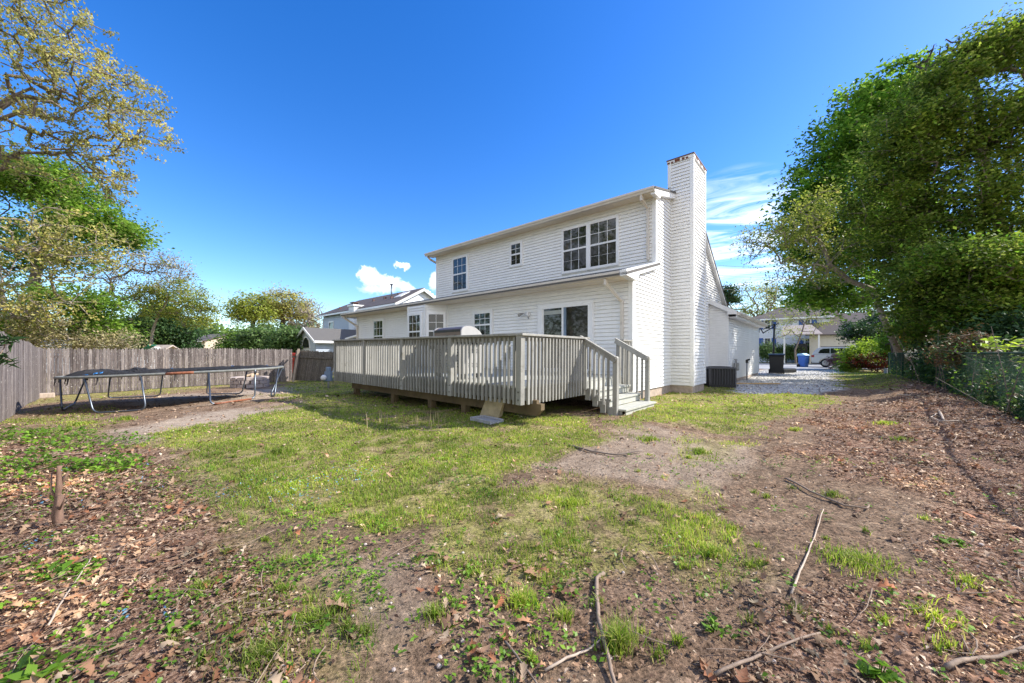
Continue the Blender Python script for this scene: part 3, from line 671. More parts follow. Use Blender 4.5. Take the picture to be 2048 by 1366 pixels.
# basketball hoop
e = empty('basketball_hoop', (16.15, 22.6, 0), 0, 'black portable basketball hoop rising behind the black trash bin', 'basketball hoop')
m = MB(); m.obox((.75, .2, .14), (.50, .1, 0), (-.08, .38, 0), (0, 0, .14)); m.obj('hoop_base', M['black'], e, bevel=.08)
m = MB(); m.tube([(.05, .2, .1), (.0, .1, 1.2), (-.02, 0, 2.95)], .05); m.obj('pole', M['black'], e, smooth=True)
m = MB()
for z in (0, .22): m.bar((.02, 0, 2.85+z*.6), (-.62, .1, 2.45+z), .03, .05)
m.bar((.02, 0, 2.9), (.25, 0, 3.05), .04, .05); m.bar((-.62, .1, 2.4), (-.95, .1, 3.0), .03, .05); m.obj('extension_arms', M['black'], e)
m = MB(); m.obox((-.95, .1, 2.85), (.02, .01, 0), (.25, .5, 0), (0, 0, .42)); m.obj('backboard', M['black'], e)
m = MB(); m.tube([(-1.25+.2*math.cos(t), .1+.2*math.sin(t), 2.62) for t in np.linspace(0, 2*PI, 17)], .01, 5); m.obj('hoop_ring', M['rusttube'], e)
# ================================================================== GROUND
_L = {}
def vnoise(x, y, scale, seed=0):
    x = np.asarray(x)*scale; y = np.asarray(y)*scale
    if seed not in _L: _L[seed] = np.random.default_rng(seed+77).uniform(0, 1, (256, 256))
    g = _L[seed]; xi = np.floor(x).astype(int); yi = np.floor(y).astype(int); fx = x-xi; fy = y-yi
    fx = fx*fx*(3-2*fx); fy = fy*fy*(3-2*fy); a = g[xi % 256, yi % 256]; b = g[(xi+1) % 256, yi % 256]; c = g[xi % 256, (yi+1) % 256]; d = g[(xi+1) % 256, (yi+1) % 256]
    return (a*(1-fx)+b*fx)*(1-fy)+(c*(1-fx)+d*fx)*fy
def fbm(x, y, s, seed=0, o=4):
    r = 0; a = .5; t = 0
    for i in range(o): r = r+a*vnoise(x, y, s*2**i, seed+i); t += a; a *= .5
    return r/t
def bumpz(x, y):
    d = np.hypot(x, y); f = np.clip(1-(d-14)/12, 0, 1)
    return ((fbm(x, y, .9, 3)-.5)*.07+(fbm(x, y, 6, 9, 3)-.5)*.045)*f
def bank(x, y):
    d = ((x-5.2)*.752-(y-2.75)*.659); t = (x-5.2)*.659+(y-2.75)*.752      # distance left of the fence line / along it
    return .22*np.exp(-((d+.25)/.75)**2)*np.clip((t-1)/4, 0, 1)*np.clip((24-t)/6, 0, 1)*(.6+.8*fbm(x, y, .8, 19))
def gzz(x, y): return gz(x, y)+bumpz(x, y)+bank(x, y)
def poly(pts):
    return np.array([G(px, py) for px, py in pts])
def inpoly(pg, x, y):
    r = np.zeros(x.shape, bool); n = len(pg)
    for i in range(n):
        x1, y1 = pg[i]; x2, y2 = pg[(i+1) % n]
        if y1 == y2: continue
        c = ((y1 > y) != (y2 > y)) & (x < (x2-x1)*(y-y1)/(y2-y1)+x1); r ^= c
    return r
def zone(pgs, x, y, soft=.12, warp=.5):
    """soft mask: average of jittered polygon tests, warped by noise"""
    x = np.asarray(x, float); y = np.asarray(y, float); d = np.hypot(x, y)
    k = np.clip(d/5, .25, 2.2)*warp
    xw = x+(fbm(x, y, 1.1, 21)-.5)*2*k; yw = y+(fbm(x, y, 1.1, 31)-.5)*2*k
    r = np.zeros(x.shape)
    for pg, val in pgs:
        m = np.zeros(x.shape)
        for j, (dx, dy) in enumerate(((0,0), (1,0), (-1,0), (0,1), (0,-1))): m += inpoly(pg, xw+dx*soft*k*2, yw+dy*soft*k*2)
        r = np.maximum(r, m/5*val)
    return r
Z_GRASS = [(poly(p), v) for p, v in [
    ([(262,895),(330,862),(430,845),(560,822),(600,790),(600,752),(720,752),(1000,770),(1100,800),(1180,845),(1215,880),(1190,893),(1060,935),(960,955),(975,1000),(860,1035),(700,1050),(560,1005),(430,975),(370,925)], 1.0),
    ([(370,955),(560,1000),(700,1050),(560,1060),(430,1110),(370,1080)], .55),
    ([(850,1030),(980,985),(1100,985),(1280,1005),(1440,1050),(1440,1100),(1300,1130),(1200,1160),(1050,1190),(900,1160),(840,1090)], .9),
    ([(1225,838),(1310,775),(1400,772),(1500,775),(1660,790),(1610,830),(1440,862),(1330,850),(1250,862)], .95),
    ([(1330,880),(1470,872),(1460,925),(1350,935)], .45),
    ([(570,765),(680,745),(700,775),(570,800)], .9), ([(200,780),(440,758),(560,752),(560,765),(440,775),(230,800)], .35),
    ([(1668,772),(1672,735),(1860,735),(1830,765),(1790,792)], .85),
    ([(20,835),(160,805),(260,850),(160,880),(60,870)], .4), ([(560,795),(680,792),(700,830),(560,820)], .45),
    ([(380,1110),(640,1080),(760,1180),(700,1366),(420,1366)], .3), ([(1300,1060),(1480,1080),(1560,1180),(1350,1200)], .35), ([(1080,960),(1300,985),(1420,960),(1400,1040),(1100,1010)], .4),
    ([(1480,745),(1530,742),(1530,734),(1900,722),(1900,728),(1560,731)], 0),
]]
Z_LITTER = [(poly(p), v) for p, v in [
    ([(-500,860),(200,890),(270,930),(380,960),(380,1060),(460,1120),(600,1190),(640,1290),(600,1500),(-900,1500)], 1.0),
    ([(1560,905),(1700,850),(1860,790),(2300,800),(3200,900),(3200,1500),(1250,1500),(1420,1340),(1560,1250),(1880,1150),(1960,1060),(1900,990),(1700,960)], .95),
    ([(1640,840),(1780,790),(1850,755),(1930,765),(2300,850),(2300,900),(1760,870)], .9),
    ([(800,1120),(1250,1100),(1560,1120),(1500,1366),(900,1366)], .22), ([(60,800),(160,785),(200,770),(90,765)], .4),
]]
Z_SAND = [(poly(p), v) for p, v in [
    ([(215,868),(330,838),(560,812),(560,828),(420,850),(260,882)], .9), ([(440,800),(470,785),(545,778),(600,772),(600,790),(500,800),(420,808)], 1.0),
    ([(240,800),(400,790),(500,780),(520,786),(420,800),(260,812)], .8), ([(1040,945),(1180,905),(1225,858),(1330,856),(1400,885),(1500,895),(1520,930),(1420,985),(1300,965),(1150,962)], .5),
    ([(560,772),(640,768),(640,776),(560,782)], .7), ([(640,1110),(860,1090),(820,1240),(700,1260)], .3),
]]
Z_GRAVEL = [(poly(p), v) for p, v in [([(1462,773),(1475,783),(1560,787),(1625,786),(1680,776),(1675,760),(1650,752),(1690,742),(1660,737),(1525,738),(1480,755)], 1.0)]]
def spaced(lo, hi, d0, growth, mid0, mid1):
    a = list(np.arange(mid0, mid1, d0)); s = d0; x = mid1
    while x < hi: a.append(x); s *= growth; x += s
    a.append(hi); s = d0; x = mid0-d0
    while x > lo: a.insert(0, x); s *= growth; x -= s
    a.insert(0, lo); return np.array(a)
xs = spaced(-350, 350, .10, 1.07, -9, 11); ys = spaced(-200, 400, .075, 1.05, .6, 9)
GX, GY = np.meshgrid(xs, ys); gxf, gyf = GX.ravel(), GY.ravel()
GZ = gzz(gxf, gyf)
nx, ny = len(xs), len(ys); I = np.arange(nx*ny).reshape(ny, nx)
GF = np.stack([I[:-1,:-1], I[:-1,1:], I[1:,1:], I[1:,:-1]], -1).reshape(-1, 4)
def ground_mat():
    m, n, b = nt('yard_soil')
    def attr(a): t = n.nodes.new('ShaderNodeAttribute'); t.attribute_name = a; return t.outputs['Fac']
    f1 = noise(n, 1.6, 8, .7); f2 = noise(n, 38, 6, .75); f3 = noise(n, 7, 6, .7)
    soil = ramp(n, [(.3, (.14,.098,.07)), (.5, (.23,.168,.122)), (.72, (.36,.28,.21))], f3)
    soil = mixc(n, soil, ramp(n, [(.38, (.30,.27,.24)), (.48, (.92,.9,.88)), (.56, (1.15,1.1,1.05)), (.66, (2.3,2.1,1.9))], f2), 1, 'MULTIPLY')
    soil = mixc(n, soil, ramp(n, [(.35, (.70,.66,.62)), (.62, (1.18,1.16,1.12))], noise(n, 2.2, 7, .75)), 1, 'MULTIPLY')
    sand = ramp(n, [(.3, (.36,.28,.21)), (.7, (.56,.47,.38))], f3); sand = mixc(n, sand, ramp(n, [(.36, (.6,.58,.56)), (.52, (1,1,1))], f2), 1, 'MULTIPLY')
    grs = ramp(n, [(.3, (.17,.19,.04)), (.5, (.30,.29,.09)), (.68, (.43,.36,.19))], f3)
    grs = mixc(n, grs, ramp(n, [(.38, (.5,.5,.45)), (.6, (1.3,1.3,1.2))], f2), 1, 'MULTIPLY')
    lit = ramp(n, [(.36, (.03,.016,.01)), (.46, (.16,.09,.06)), (.56, (.36,.22,.15)), (.68, (.60,.44,.34))], f2)  # darkest tones put deep shadow between the litter flakes into the colour
    grv = ramp(n, [(.36, (.10,.10,.10)), (.44, (.45,.44,.43)), (.60, (.78,.77,.76))], noise(n, 13, 4, .8))
    c = mixc(n, soil, sand, attr('sand')); c = mixc(n, c, lit, attr('litter')); pm = ramp(n, [(.40, (.30,.30,.30)), (.52, (1,1,1))], noise(n, 3.4, 7, .7)); ga = n.nodes.new('ShaderNodeMath'); ga.operation = 'MULTIPLY'; n.links.new(attr('grass'), ga.inputs[0]); n.links.new(pm, ga.inputs[1])
    c = mixc(n, c, grs, ga.outputs[0]); c = mixc(n, c, grv, attr('gravel'))
    tint = ramp(n, [(.3, (.82,.82,.82)), (.7, (1.15,1.13,1.1))], f1); c = mixc(n, c, tint, 1, 'MULTIPLY')
    n.links.new(c, b.inputs['Base Color']); b.inputs['Roughness'].default_value = .95; b.inputs['Specular IOR Level'].default_value = .15
    bump(n, b, f2, 1.0, .03); return m
go_ = npmesh('ground', np.stack([gxf, gyf, GZ], 1), GF, ground_mat()); tag(go_, kind='structure')
near = (np.hypot(gxf, gyf) < 45)
for nm, zs in (('grass', Z_GRASS), ('litter', Z_LITTER), ('sand', Z_SAND), ('gravel', Z_GRAVEL)):
    v = np.zeros(len(gxf)); v[near] = zone(zs, gxf[near], gyf[near], warp=.25 if nm == 'gravel' else .5)
    if nm == 'grass': v[~near] = .8; v[near] = np.clip(v[near], 0, 1)*.85; v[(gxf < -14) | (gyf > 19) & ~((gyf > 20) & (gxf > 12) & (gxf < 30) & (gyf < 31.3))] = .8
    a = go_.data.attributes.new(nm, 'FLOAT', 'POINT'); a.data.foreach_set('value', v.astype(np.float32))
# road and kerb
rd = MB(); p = [W(-60, 29.0), W(90, 29.0), W(90, 37.5), W(-60, 37.5)]
def sheet(name, quadpts, z, mat, nx_=30, ny_=4, label=None):
    q = [np.array(a[:2]) for a in quadpts]; V = []
    for j in range(ny_+1):
        for i in range(nx_+1):
            s, t = i/nx_, j/ny_; pt = (q[0]*(1-s)+q[1]*s)*(1-t)+(q[3]*(1-s)+q[2]*s)*t; V.append((*pt, 0))
    V = np.array(V); V[:, 2] = gz(V[:, 0], V[:, 1])+z; I_ = np.arange(len(V)).reshape(ny_+1, nx_+1)
    F = np.stack([I_[:-1,:-1], I_[:-1,1:], I_[1:,1:], I_[1:,:-1]], -1).reshape(-1, 4); return tag(npmesh(name, V, F, mat), kind='structure')
sheet('road', p, .02, M['asphalt'], 60, 6)
sheet('driveway_apron', [W(-1.5, 24.5), W(3.2, 24.5), W(3.6, 28.99), W(-2, 28.99)], .025, M['paver'], 8, 6)
m = MB()
for i in range(40):
    a = W(-55+i*3, 37.6); b = W(-52+i*3, 37.6); za = gzs(a[0], a[1])+.06; zb = gzs(b[0], b[1])+.06; m.bar((a[0], a[1], za), (b[0], b[1], zb), .18, .14)
tag(m.obj('kerb', M['paver']), kind='structure')
# ---- grass -----------------------------------------------------------
rng = np.random.default_rng(11)
def scatter(y0, y1, dens, side=1.55):
    wmax = side*y1+1.5; n = int((y1-y0)*2*wmax*dens); x = rng.uniform(-wmax, wmax, n); y = rng.uniform(y0, y1, n)
    k = np.abs(x) < side*y+1.5; return x[k], y[k]
HX = lambda x, y: ((x-OX)*UX+(y-OY)*UY, (x-OX)*VX+(y-OY)*VY)
def free(x, y):
    u, v = HX(x, y); house = (u < 0.02) & (v > 0) & (v < 10.6) & (u > -14.4) | (u > -7) & (u < .7) & (v > 7.6) & (v < 15.7) | (u > 0) & (u < .65) & (v > 2.95) & (v < 4.35)
    under = (u > -6.9) & (u < -.4) & (v > -3.6) & (v < 0)
    return ~(house | (under & (rng.uniform(size=x.shape) < .9)))
def blades(x, y, h, w, lean=.5):
    n = len(x); z = gzz(x, y)-.003; a = rng.uniform(0, 2*PI, n); b = a+rng.normal(0, .6, n)+PI/2
    dx, dy = np.cos(a)*w/2, np.sin(a)*w/2; L = rng.uniform(.1, 1, n)*lean*h; lx, ly = np.cos(b)*L, np.sin(b)*L
    V = np.empty((n, 5, 3)); V[:, 0] = np.stack([x-dx, y-dy, z], 1); V[:, 1] = np.stack([x+dx, y+dy, z], 1)
    V[:, 2] = np.stack([x+dx*.8+lx*.35, y+dy*.8+ly*.35, z+h*.6], 1); V[:, 3] = np.stack([x-dx*.8+lx*.35, y-dy*.8+ly*.35, z+h*.6], 1)
    V[:, 4] = np.stack([x+lx, y+ly, z+h*.95], 1); return V
parts = []
for y0, y1, dens, wd in ((.9, 2.2, 7500, .0045), (2.2, 3.6, 6000, .0055), (3.6, 5.5, 3600, .0075), (5.5, 8.5, 1700, .011), (8.5, 13, 520, .017), (13, 24, 200, .028)):
    x, y = scatter(y0, y1, dens); gk = zone(Z_GRASS, x, y, warp=.6)
    pn = fbm(x, y, 1.7, 41); pf = fbm(x, y, 6.5, 51, 3)
    pr = gk*np.clip((pn-.40)*4.2+(pf-.5)*5.5+(gk-.50)*1.1+np.where(y > 3.4, .35, 0), 0.015, 1)
    k = (rng.uniform(size=len(x)) < pr) & free(x, y) & (zone(Z_GRAVEL, x, y, warp=.3) < .5); x, y = x[k], y[k]
    h = rng.uniform(.02, .06, len(x))*(.45+.9*fbm(x, y, 2.3, 61))*np.where(y > 4, .85, 1); parts.append(blades(x, y, h, wd*rng.uniform(.7, 1.3, len(x)), .9))
# isolated tufts
tufts = [(1712,1130,.24,1100,.055),(1665,990,.10,220,.05),(1240,1285,.10,260,.13),(1140,1010,.14,300,.07),(1430,1110,.16,350,.07),(1500,1135,.08,120,.05),(1770,850,.2,300,.06),(1590,860,.12,200,.05),
         (1800,880,.15,200,.06),(640,1240,.12,200,.07),(870,1225,.1,150,.07),(1040,1200,.12,260,.08),(1130,1230,.08,120,.07),(560,905,.2,300,.08),(250,840,.2,250,.09),(160,850,.25,300,.09),(1930,1170,.10,90,.07),(1300,880,.25,300,.06),(1400,905,.2,260,.06),(520,1320,.15,300,.07),(400,1180,.1,150,.06),(1870,1240,.22,160,.06)]
for i in range(90):
    px, py = rng.uniform(300, 1900), rng.uniform(900, 1340); tufts.append((px, py, rng.uniform(.03, .08), int(rng.uniform(20, 70)), rng.uniform(.03, .06)))
for px, py, r, n, h in tufts:
    cx, cy = G(px, py); a = rng.uniform(0, 2*PI, n); q = r*np.abs(rng.normal(0, .5, n)); x, y = cx+np.cos(a)*q, cy+np.sin(a)*q*.8
    parts.append(blades(x, y, h*rng.uniform(.5, 1.1, n), .005 if cy < 4 else .01, 1.1))
V = np.concatenate(parts); n = len(V); idx = np.arange(n)[:, None]*5
tri = np.concatenate([idx+np.array([[0, 1, 2]]), idx+np.array([[0, 2, 3]]), idx+np.array([[3, 2, 4]])])
print('blades', n)
tag(npmesh('grass', V.reshape(-1, 3), tri, M['l_grass']), 'short patchy green lawn grass growing across the yard', 'grass', kind='stuff')
# tall seed-head stems under the deck edge
parts = []
for px, py, n in ((780,845,14),(850,850,16),(740,790,20),(700,765,25),(665,770,30),(870,840,8)):
    cx, cy = G(px, py); x = cx+rng.normal(0, .18, n); y = cy+rng.normal(0, .18, n); parts.append(blades(x, y, rng.uniform(.15, .32, n), .012, .25))
V = np.concatenate(parts); n = len(V); idx = np.arange(n)[:, None]*5
tag(npmesh('tall_grass', V.reshape(-1, 3), np.concatenate([idx+np.array([[0,1,2]]), idx+np.array([[0,2,3]]), idx+np.array([[3,2,4]])]), M['l_straw']), 'thin tall seeding grass stems near the deck and meter', 'grass', kind='stuff')
# ---- leaf litter --------------------------------------------------------
def oak(x, y, size, lift=.01):
    n = len(x); ts = np.array([0, .12, .25, .38, .5, .64, .76, .9, 1.0]); ws = np.array([.02, .08, .20, .09, .30, .12, .26, .09, .01])
    k = len(ts); a = rng.uniform(0, 2*PI, n); s = size; c, q = np.cos(a), np.sin(a); curl = rng.normal(0, .9, n)[:, None]; curl2 = rng.uniform(-.3, 1.4, n)[:, None]
    wv = ws[None]*rng.uniform(.75, 1.25, (n, k)); wr = ws[None]*rng.uniform(.75, 1.25, (n, k)); X = (ts-.5)[None]*np.ones((n, 1)); bend = rng.normal(0, .25, n)[:, None]
    z0 = (ts[None]-.5)**2*curl*.9
    sk = .10*np.where(ws > .15, 1, 0)[None]
    L = np.stack([X+sk, wv+bend*X**2, z0+wv**2*curl2*2.2], -1); Mi = np.stack([X, bend*X**2, z0], -1); R = np.stack([X+sk, -wr+bend*X**2, z0+wr**2*curl2*2.2], -1)
    V = np.stack([L, Mi, R], 2)*s[:, None, None, None]
    tx, ty = rng.normal(0, .22, n), rng.normal(0, .22, n)
    V[..., 2] += V[..., 0]*tx[:, None, None]+V[..., 1]*ty[:, None, None]
    V[..., 2] -= V[..., 2].min(axis=(1, 2))[:, None, None]*.8
    VX_ = V[..., 0]*c[:, None, None]-V[..., 1]*q[:, None, None]+x[:, None, None]; VY_ = V[..., 0]*q[:, None, None]+V[..., 1]*c[:, None, None]+y[:, None, None]
    z = gzz(x, y)+rng.uniform(0, lift, n); VZ = V[..., 2]+z[:, None, None]
    V = np.stack([VX_, VY_, VZ], -1).reshape(n, -1, 3); F = []
    for i in range(k-1): F += [(i*3, i*3+1, i*3+4, i*3+3), (i*3+1, i*3+2, i*3+5, i*3+4)]
    F = np.array(F)[None]+np.arange(n)[:, None, None]*(3*k); return V.reshape(-1, 3), F.reshape(-1, 4)
xs_, ys_, ss_ = [], [], []
for y0, y1, dens, sz in ((.9, 2.2, 420, .064), (2.2, 4, 420, .064), (4, 7, 220, .075), (7, 13, 60, .10)):
    x, y = scatter(y0, y1, dens); lk = zone(Z_LITTER, x, y, warp=.6)*np.where((x > .3) & (y < 4), .5, 1); pn = fbm(x, y, 2.2, 71)
    pr = lk*np.clip((pn-.32)*3, .05, 1)+.012; k = (rng.uniform(size=len(x)) < pr) & free(x, y); xs_.append(x[k]); ys_.append(y[k]); ss_.append(sz*rng.uniform(.5, 1.35, k.sum()))
for px, py in ((770,960),(1000,1040),(1090,1150),(1150,1180),(690,1230),(870,1270),(1010,1270),(960,1310),(700,1260),(440,1180),(400,1240),(930,1240),(1400,1340),(1500,1360),(1050,1330),(985,1195),(1030,1130),(860,1110)):
    for _ in range(4): cx, cy = G(px+rng.normal(0, 18), py+rng.normal(0, 10)); xs_.append([cx]); ys_.append([cy]); ss_.append([rng.uniform(.06, .10)])
x = np.concatenate(xs_); y = np.concatenate(ys_); s = np.concatenate(ss_)*rng.uniform(.7, 1.15, len(x)); V, F = oak(x, y, s, .02); print('leaves', len(x))
tag(npmesh('leaf_litter', V, F, M['l_dead']), 'curled brown oak leaves scattered over the bare soil', 'dead leaves', kind='stuff')
xs_, ys_, ss_ = [], [], []
for y0, y1, dens, sz in ((.9, 2.5, 5200, .017), (2.5, 4.5, 3200, .022), (4.5, 8, 1100, .034), (8, 14, 260, .055)):
    x, y = scatter(y0, y1, dens); lk = zone(Z_LITTER, x, y, warp=.6); pr = lk*np.clip((fbm(x, y, 3, 81)-.25)*2.5, .1, 1)*.8+.05
    k = (rng.uniform(size=len(x)) < pr) & free(x, y); xs_.append(x[k]); ys_.append(y[k]); ss_.append(sz*rng.uniform(.4, 1.5, k.sum()))
x = np.concatenate(xs_); y = np.concatenate(ys_); s = np.concatenate(ss_)
V, F = leaves(rng, np.stack([x, y, gzz(x, y)+.008+s*.25], 1), s*1.3 if False else 1.0, 1.6, .8, .5); c0_ = np.repeat(np.stack([x, y, gzz(x, y)+.008+s*.25], 1), 4, 0)
V = c0_+(V-c0_)*np.repeat(s, 4)[:, None]*1.2
print('mulch', len(x)); tag(npmesh('mulch', V, F, M['l_mulch']), 'fine brown leaf and bark crumbs over the soil', 'mulch', kind='stuff')
n = 26000; x = rng.uniform(6.5, 27, n); y = rng.uniform(11, 31, n); k = (zone(Z_GRAVEL, x, y, warp=.25) > .4) & free(x, y); x, y = x[k], y[k]
c = np.stack([x, y, gzz(x, y)+.012], 1); V, F = leaves(rng, c, .05, .9, .9, .8); print('stones', len(x))
M['stones'] = leafmat('gravel_stones', [(.30,.30,.30), (.52,.51,.50), (.72,.71,.70), (.85,.84,.82), (.42,.40,.38)], 0, .9)
tag(npmesh('gravel_stones', V, F, M['stones']), 'loose white and grey gravel stones on the driveway', 'gravel', kind='stuff')
# ---- twigs ---------------------------------------------------------------
A, B, R1 = [], [], []
for y0, y1, dens in ((.9, 3, 48), (3, 6, 18), (6, 12, 6)):
    x, y = scatter(y0, y1, dens); lk = zone(Z_LITTER, x, y)+.04; k = (rng.uniform(size=len(x)) < lk) & free(x, y); x, y = x[k], y[k]
    for a, b in zip(x, y):
        L = rng.uniform(.05, .38)*(1 if b < 5 else 1.6); t = rng.uniform(0, 2*PI); k_ = rng.normal(0, 1.2); p = np.array([a, b]); n_ = 5; r = rng.uniform(.0012, .0035)*(1 if b < 4 else 2); z = rng.uniform(.005, .04); dz = rng.uniform(-.02, .05)
        for i in range(n_):
            q = p+np.array([math.cos(t), math.sin(t)])*L/n_; A.append((*p, z+dz*i/n_)); B.append((*q, z+dz*(i+1)/n_)); R1.append(r*(1-.12*i)); p = q; t += k_*.12+rng.normal(0, .08)
A = np.array(A); B = np.array(B); R1 = np.array(R1); A[:, 2] += gzz(A[:, 0], A[:, 1]); B[:, 2] += gzz(B[:, 0], B[:, 1])
V, F = segs_mesh(A, B, R1, R1, 4); tag(npmesh('twigs', V, F, M['stick']), 'thin dry twigs and vine stems strewn over the leaf litter', 'twigs', kind='stuff')
def stick(name, label, pts, r, mat='stick', z=.02, cat='branch', group=None):
    P_ = [G(*p) for p in pts]; c = P_[0]; n = len(P_)
    Q = []
    for i in range(n-1):
        for j in range(4):
            t = j/4; x = P_[i][0]*(1-t)+P_[i+1][0]*t; y = P_[i][1]*(1-t)+P_[i+1][1]*t; Q.append((x, y))
    Q.append(P_[-1]); Q = [(x+rng.normal(0, .0016), y+rng.normal(0, .0016)) for x, y in Q]
    m = MB(); zz_ = gzz(np.array([q[0] for q in Q]), np.array([q[1] for q in Q])); base = float(zz_[0])
    m.tube([(q[0]-c[0], q[1]-c[1], float(w)*.3+.7*float(zz_.mean())-base+z+.004*math.sin(i*.7)) for i, (q, w) in enumerate(zip(Q, zz_))], [r*(1-.45*i/len(Q)) for i in range(len(Q))], 8)
    o = m.obj(name, mat if not isinstance(mat, str) else M[mat], smooth=True); o.location = (c[0], c[1], base); tag(o, label, cat, group)
stick('fallen_branch', 'thick crooked brown branch lying in the bottom centre foreground', [(1208,1150),(1193,1160),(1197,1240),(1212,1300),(1238,1400)], .013)
stick('fallen_branch', 'thin straight pale branch pointing up-right in bare soil beside the green tuft', [(1583,1200),(1605,1140),(1628,1085),(1647,1025)], .006, 'stickpale')
stick('fallen_branch', 'long pale curved branch at the lower right touching the bottom edge', [(1430,1358),(1500,1330),(1560,1300),(1640,1275)], .0075, 'stick')
stick('fallen_branch', 'hooked thin stick lying on bare soil left of the right leaf bank', [(1572,960),(1620,985),(1690,1015),(1735,1022),(1738,1014)], .010)
stick('fallen_branch', 'dark forked stick lying across the pale sandy patch before the steps', [(1138,890),(1180,903),(1235,911),(1285,905)], .014, 'bark')
stick('fallen_branch', 'slim pale stick crossing the thick branch at the bottom centre', [(1090,1340),(1150,1310),(1190,1285),(1218,1262)], .006, 'stickpale')
stick('fallen_branch', 'brown bent stick at the far lower right in dead leaves', [(1890,1345),(1940,1328),(2000,1322),(2060,1300)], .010)
stick('fallen_branch', 'straight pale stick lying on leaf litter at the lower left', [(98,1262),(125,1215),(155,1170),(182,1130)], .005, 'stickpale')
stick('fallen_branch', 'thin dark stick pointing into the bottom edge left of centre', [(1010,1280),(1040,1320),(1075,1366)], .006, 'bark')
stick('fallen_branch', 'long pale cane lying in the shade before the green wire fence', [(1795,802),(1850,808),(1920,812),(1960,806)], .014, 'stickpale')
stick('fallen_branch', 'short straight bleached stake lying in brown leaves at right', [(1876,835),(1884,848),(1888,856)], .022, 'stickpale')
stick('fallen_branch', 'looped bare vine lying on shaded ground near the right wire fence', [(2020,852),(1950,858),(1880,858),(1862,850),(1872,842),(1905,842)], .012, 'stickpale')
# fallen patio slabs between deck and trampoline
# stump of a cut sapling at left
cx, cy = G(118, 1052); st = empty('cut_sapling_stump', (cx, cy, gzs(cx, cy)-.02), 0, 'reddish brown cut sapling stump with side shoot in the left leaf litter', 'stump')
m = MB(); m.tube([(.01,0,0), (-.005,.0,.08), (-.012,.01,.16), (-.016,.02,.25)], [.032,.026,.024,.020], 10); m.tube([(-.02,0,.04), (-.055,.02,.10), (-.052,.03,.2), (-.058,.05,.33), (-.075,.06,.44), (-.072,.065,.47)], [.02,.024,.017,.019,.013,.016], 8); m.tube([(-.05,.03,.2), (-.10,.03,.30), (-.12,.05,.42)], [.008,.006,.004], 6); m.tube([(.0,.0,.14), (.05,-.01,.22), (.07,.01,.33)], [.008,.005,.003], 6)
m.tube([(-.06,.05,.30), (-.02,.08,.42)], [.010,.008], 8); m.obj('stem', simple('red_brown_bark', (.17,.10,.07), .9, .45, 30, sc=(1,1,.3), bs=.6), st, smooth=True)
# ---- weeds and leafy plants -----------------------------------------------
def plant(name, label, px, py, r, n, h, leaf, mat='l_weed', cat='plant', group=None, yflat=.7, stems=6):
    cx, cy = G(px, py); z = gzs(cx, cy); e = empty(name, (cx, cy, z), 0, label, cat, group)
    a = rng.uniform(0, 2*PI, n); q = r*np.sqrt(rng.uniform(0, 1, n)); hh = h*(1-(q/r)**2*.7)*rng.uniform(.1, 1, n)*(.35+1.3*fbm(np.cos(a)*q+cx, np.sin(a)*q+cy, 6, 5, 2))
    keep = fbm(np.cos(a)*q+cx, np.sin(a)*q+cy, 5, 15, 2) > (.42 if n > 100 else 0); a, q, hh = a[keep], q[keep], hh[keep]; n = len(a)
    c = np.stack([np.cos(a)*q, np.sin(a)*q*yflat, hh+.01], 1); V, F = leaves(rng, c, leaf, 1.1, .5, .55); npmesh('foliage', V, F, M[mat], e)
    k = rng.choice(n, min(n, stems*5), replace=False); A = c[k]*[.25, .25, 0]; V, F = segs_mesh(A, c[k], np.full(len(k), .003), np.full(len(k), .002), 4); npmesh('stems', V, F, M['l_weed'], e)
plant('leafy_weed', 'cluster of broad bright green leaves flat on litter at the lower left', 130, 1150, .17, 60, .07, .075)
plant('leafy_weed', 'low spreading leafy green weed beside the cut stump', 225, 935, .42, 380, .16, .055)
plant('leafy_weed', 'bushy lime green leafy plant in the left bank below the trampoline', 190, 893, .7, 560, .2, .055)
plant('leafy_weed', 'leafy green plant at the left picture edge above the stump', 30, 950, .62, 620, .26, .065)
plant('leafy_weed', 'pale green weed patch at the left edge near the grey fence', 60, 880, .8, 620, .2, .07)
plant('leafy_weed', 'tiny leafy green shoots growing on the cut stump', 112, 1005, .05, 26, .15, .035, stems=3)
plant('leafy_weed', 'big dark green leaves poking in at the bottom left corner', 60, 1362, .12, 16, .12, .09)
plant('leafy_weed', 'pair of green leaves in litter at the lower centre left', 360, 1260, .06, 14, .04, .05)
plant('leafy_weed', 'small green weed by pale stick at the bottom right', 1432, 1262, .07, 30, .05, .035)
plant('leafy_weed', 'green weed with pale edge at the bottom right corner area', 1760, 1352, .08, 22, .06, .06)
plant('leafy_weed', 'small green seedling on the thin sticks at the far right', 1900, 1092, .10, 24, .05, .05)
for y0, y1, dens, sz in ((1, 2.4, 380, .020), (2.4, 4.5, 160, .026)):
    x, y = scatter(y0, y1, dens); k = rng.uniform(size=len(x)) < np.clip((fbm(x, y, 2.0, 91)-.42)*3.5, 0, 1)*np.where(x < .4, 1, .25)
    if y0 == 1: WX, WY = x[k], y[k]
    else: WX = np.concatenate([WX, x[k]]); WY = np.concatenate([WY, y[k]])
n = len(WX); rep = 5; x = np.repeat(WX, rep)+rng.normal(0, .018, n*rep); y = np.repeat(WY, rep)+rng.normal(0, .018, n*rep)
V, F = leaves(rng, np.stack([x, y, gzz(x, y)+rng.uniform(.008, .035, n*rep)], 1), .026, 1.5, .4, .6)
tag(npmesh('ground_weeds', V, F, M['l_weed']), 'tiny clover-like weeds spreading low over the foreground soil', 'weeds', kind='stuff')
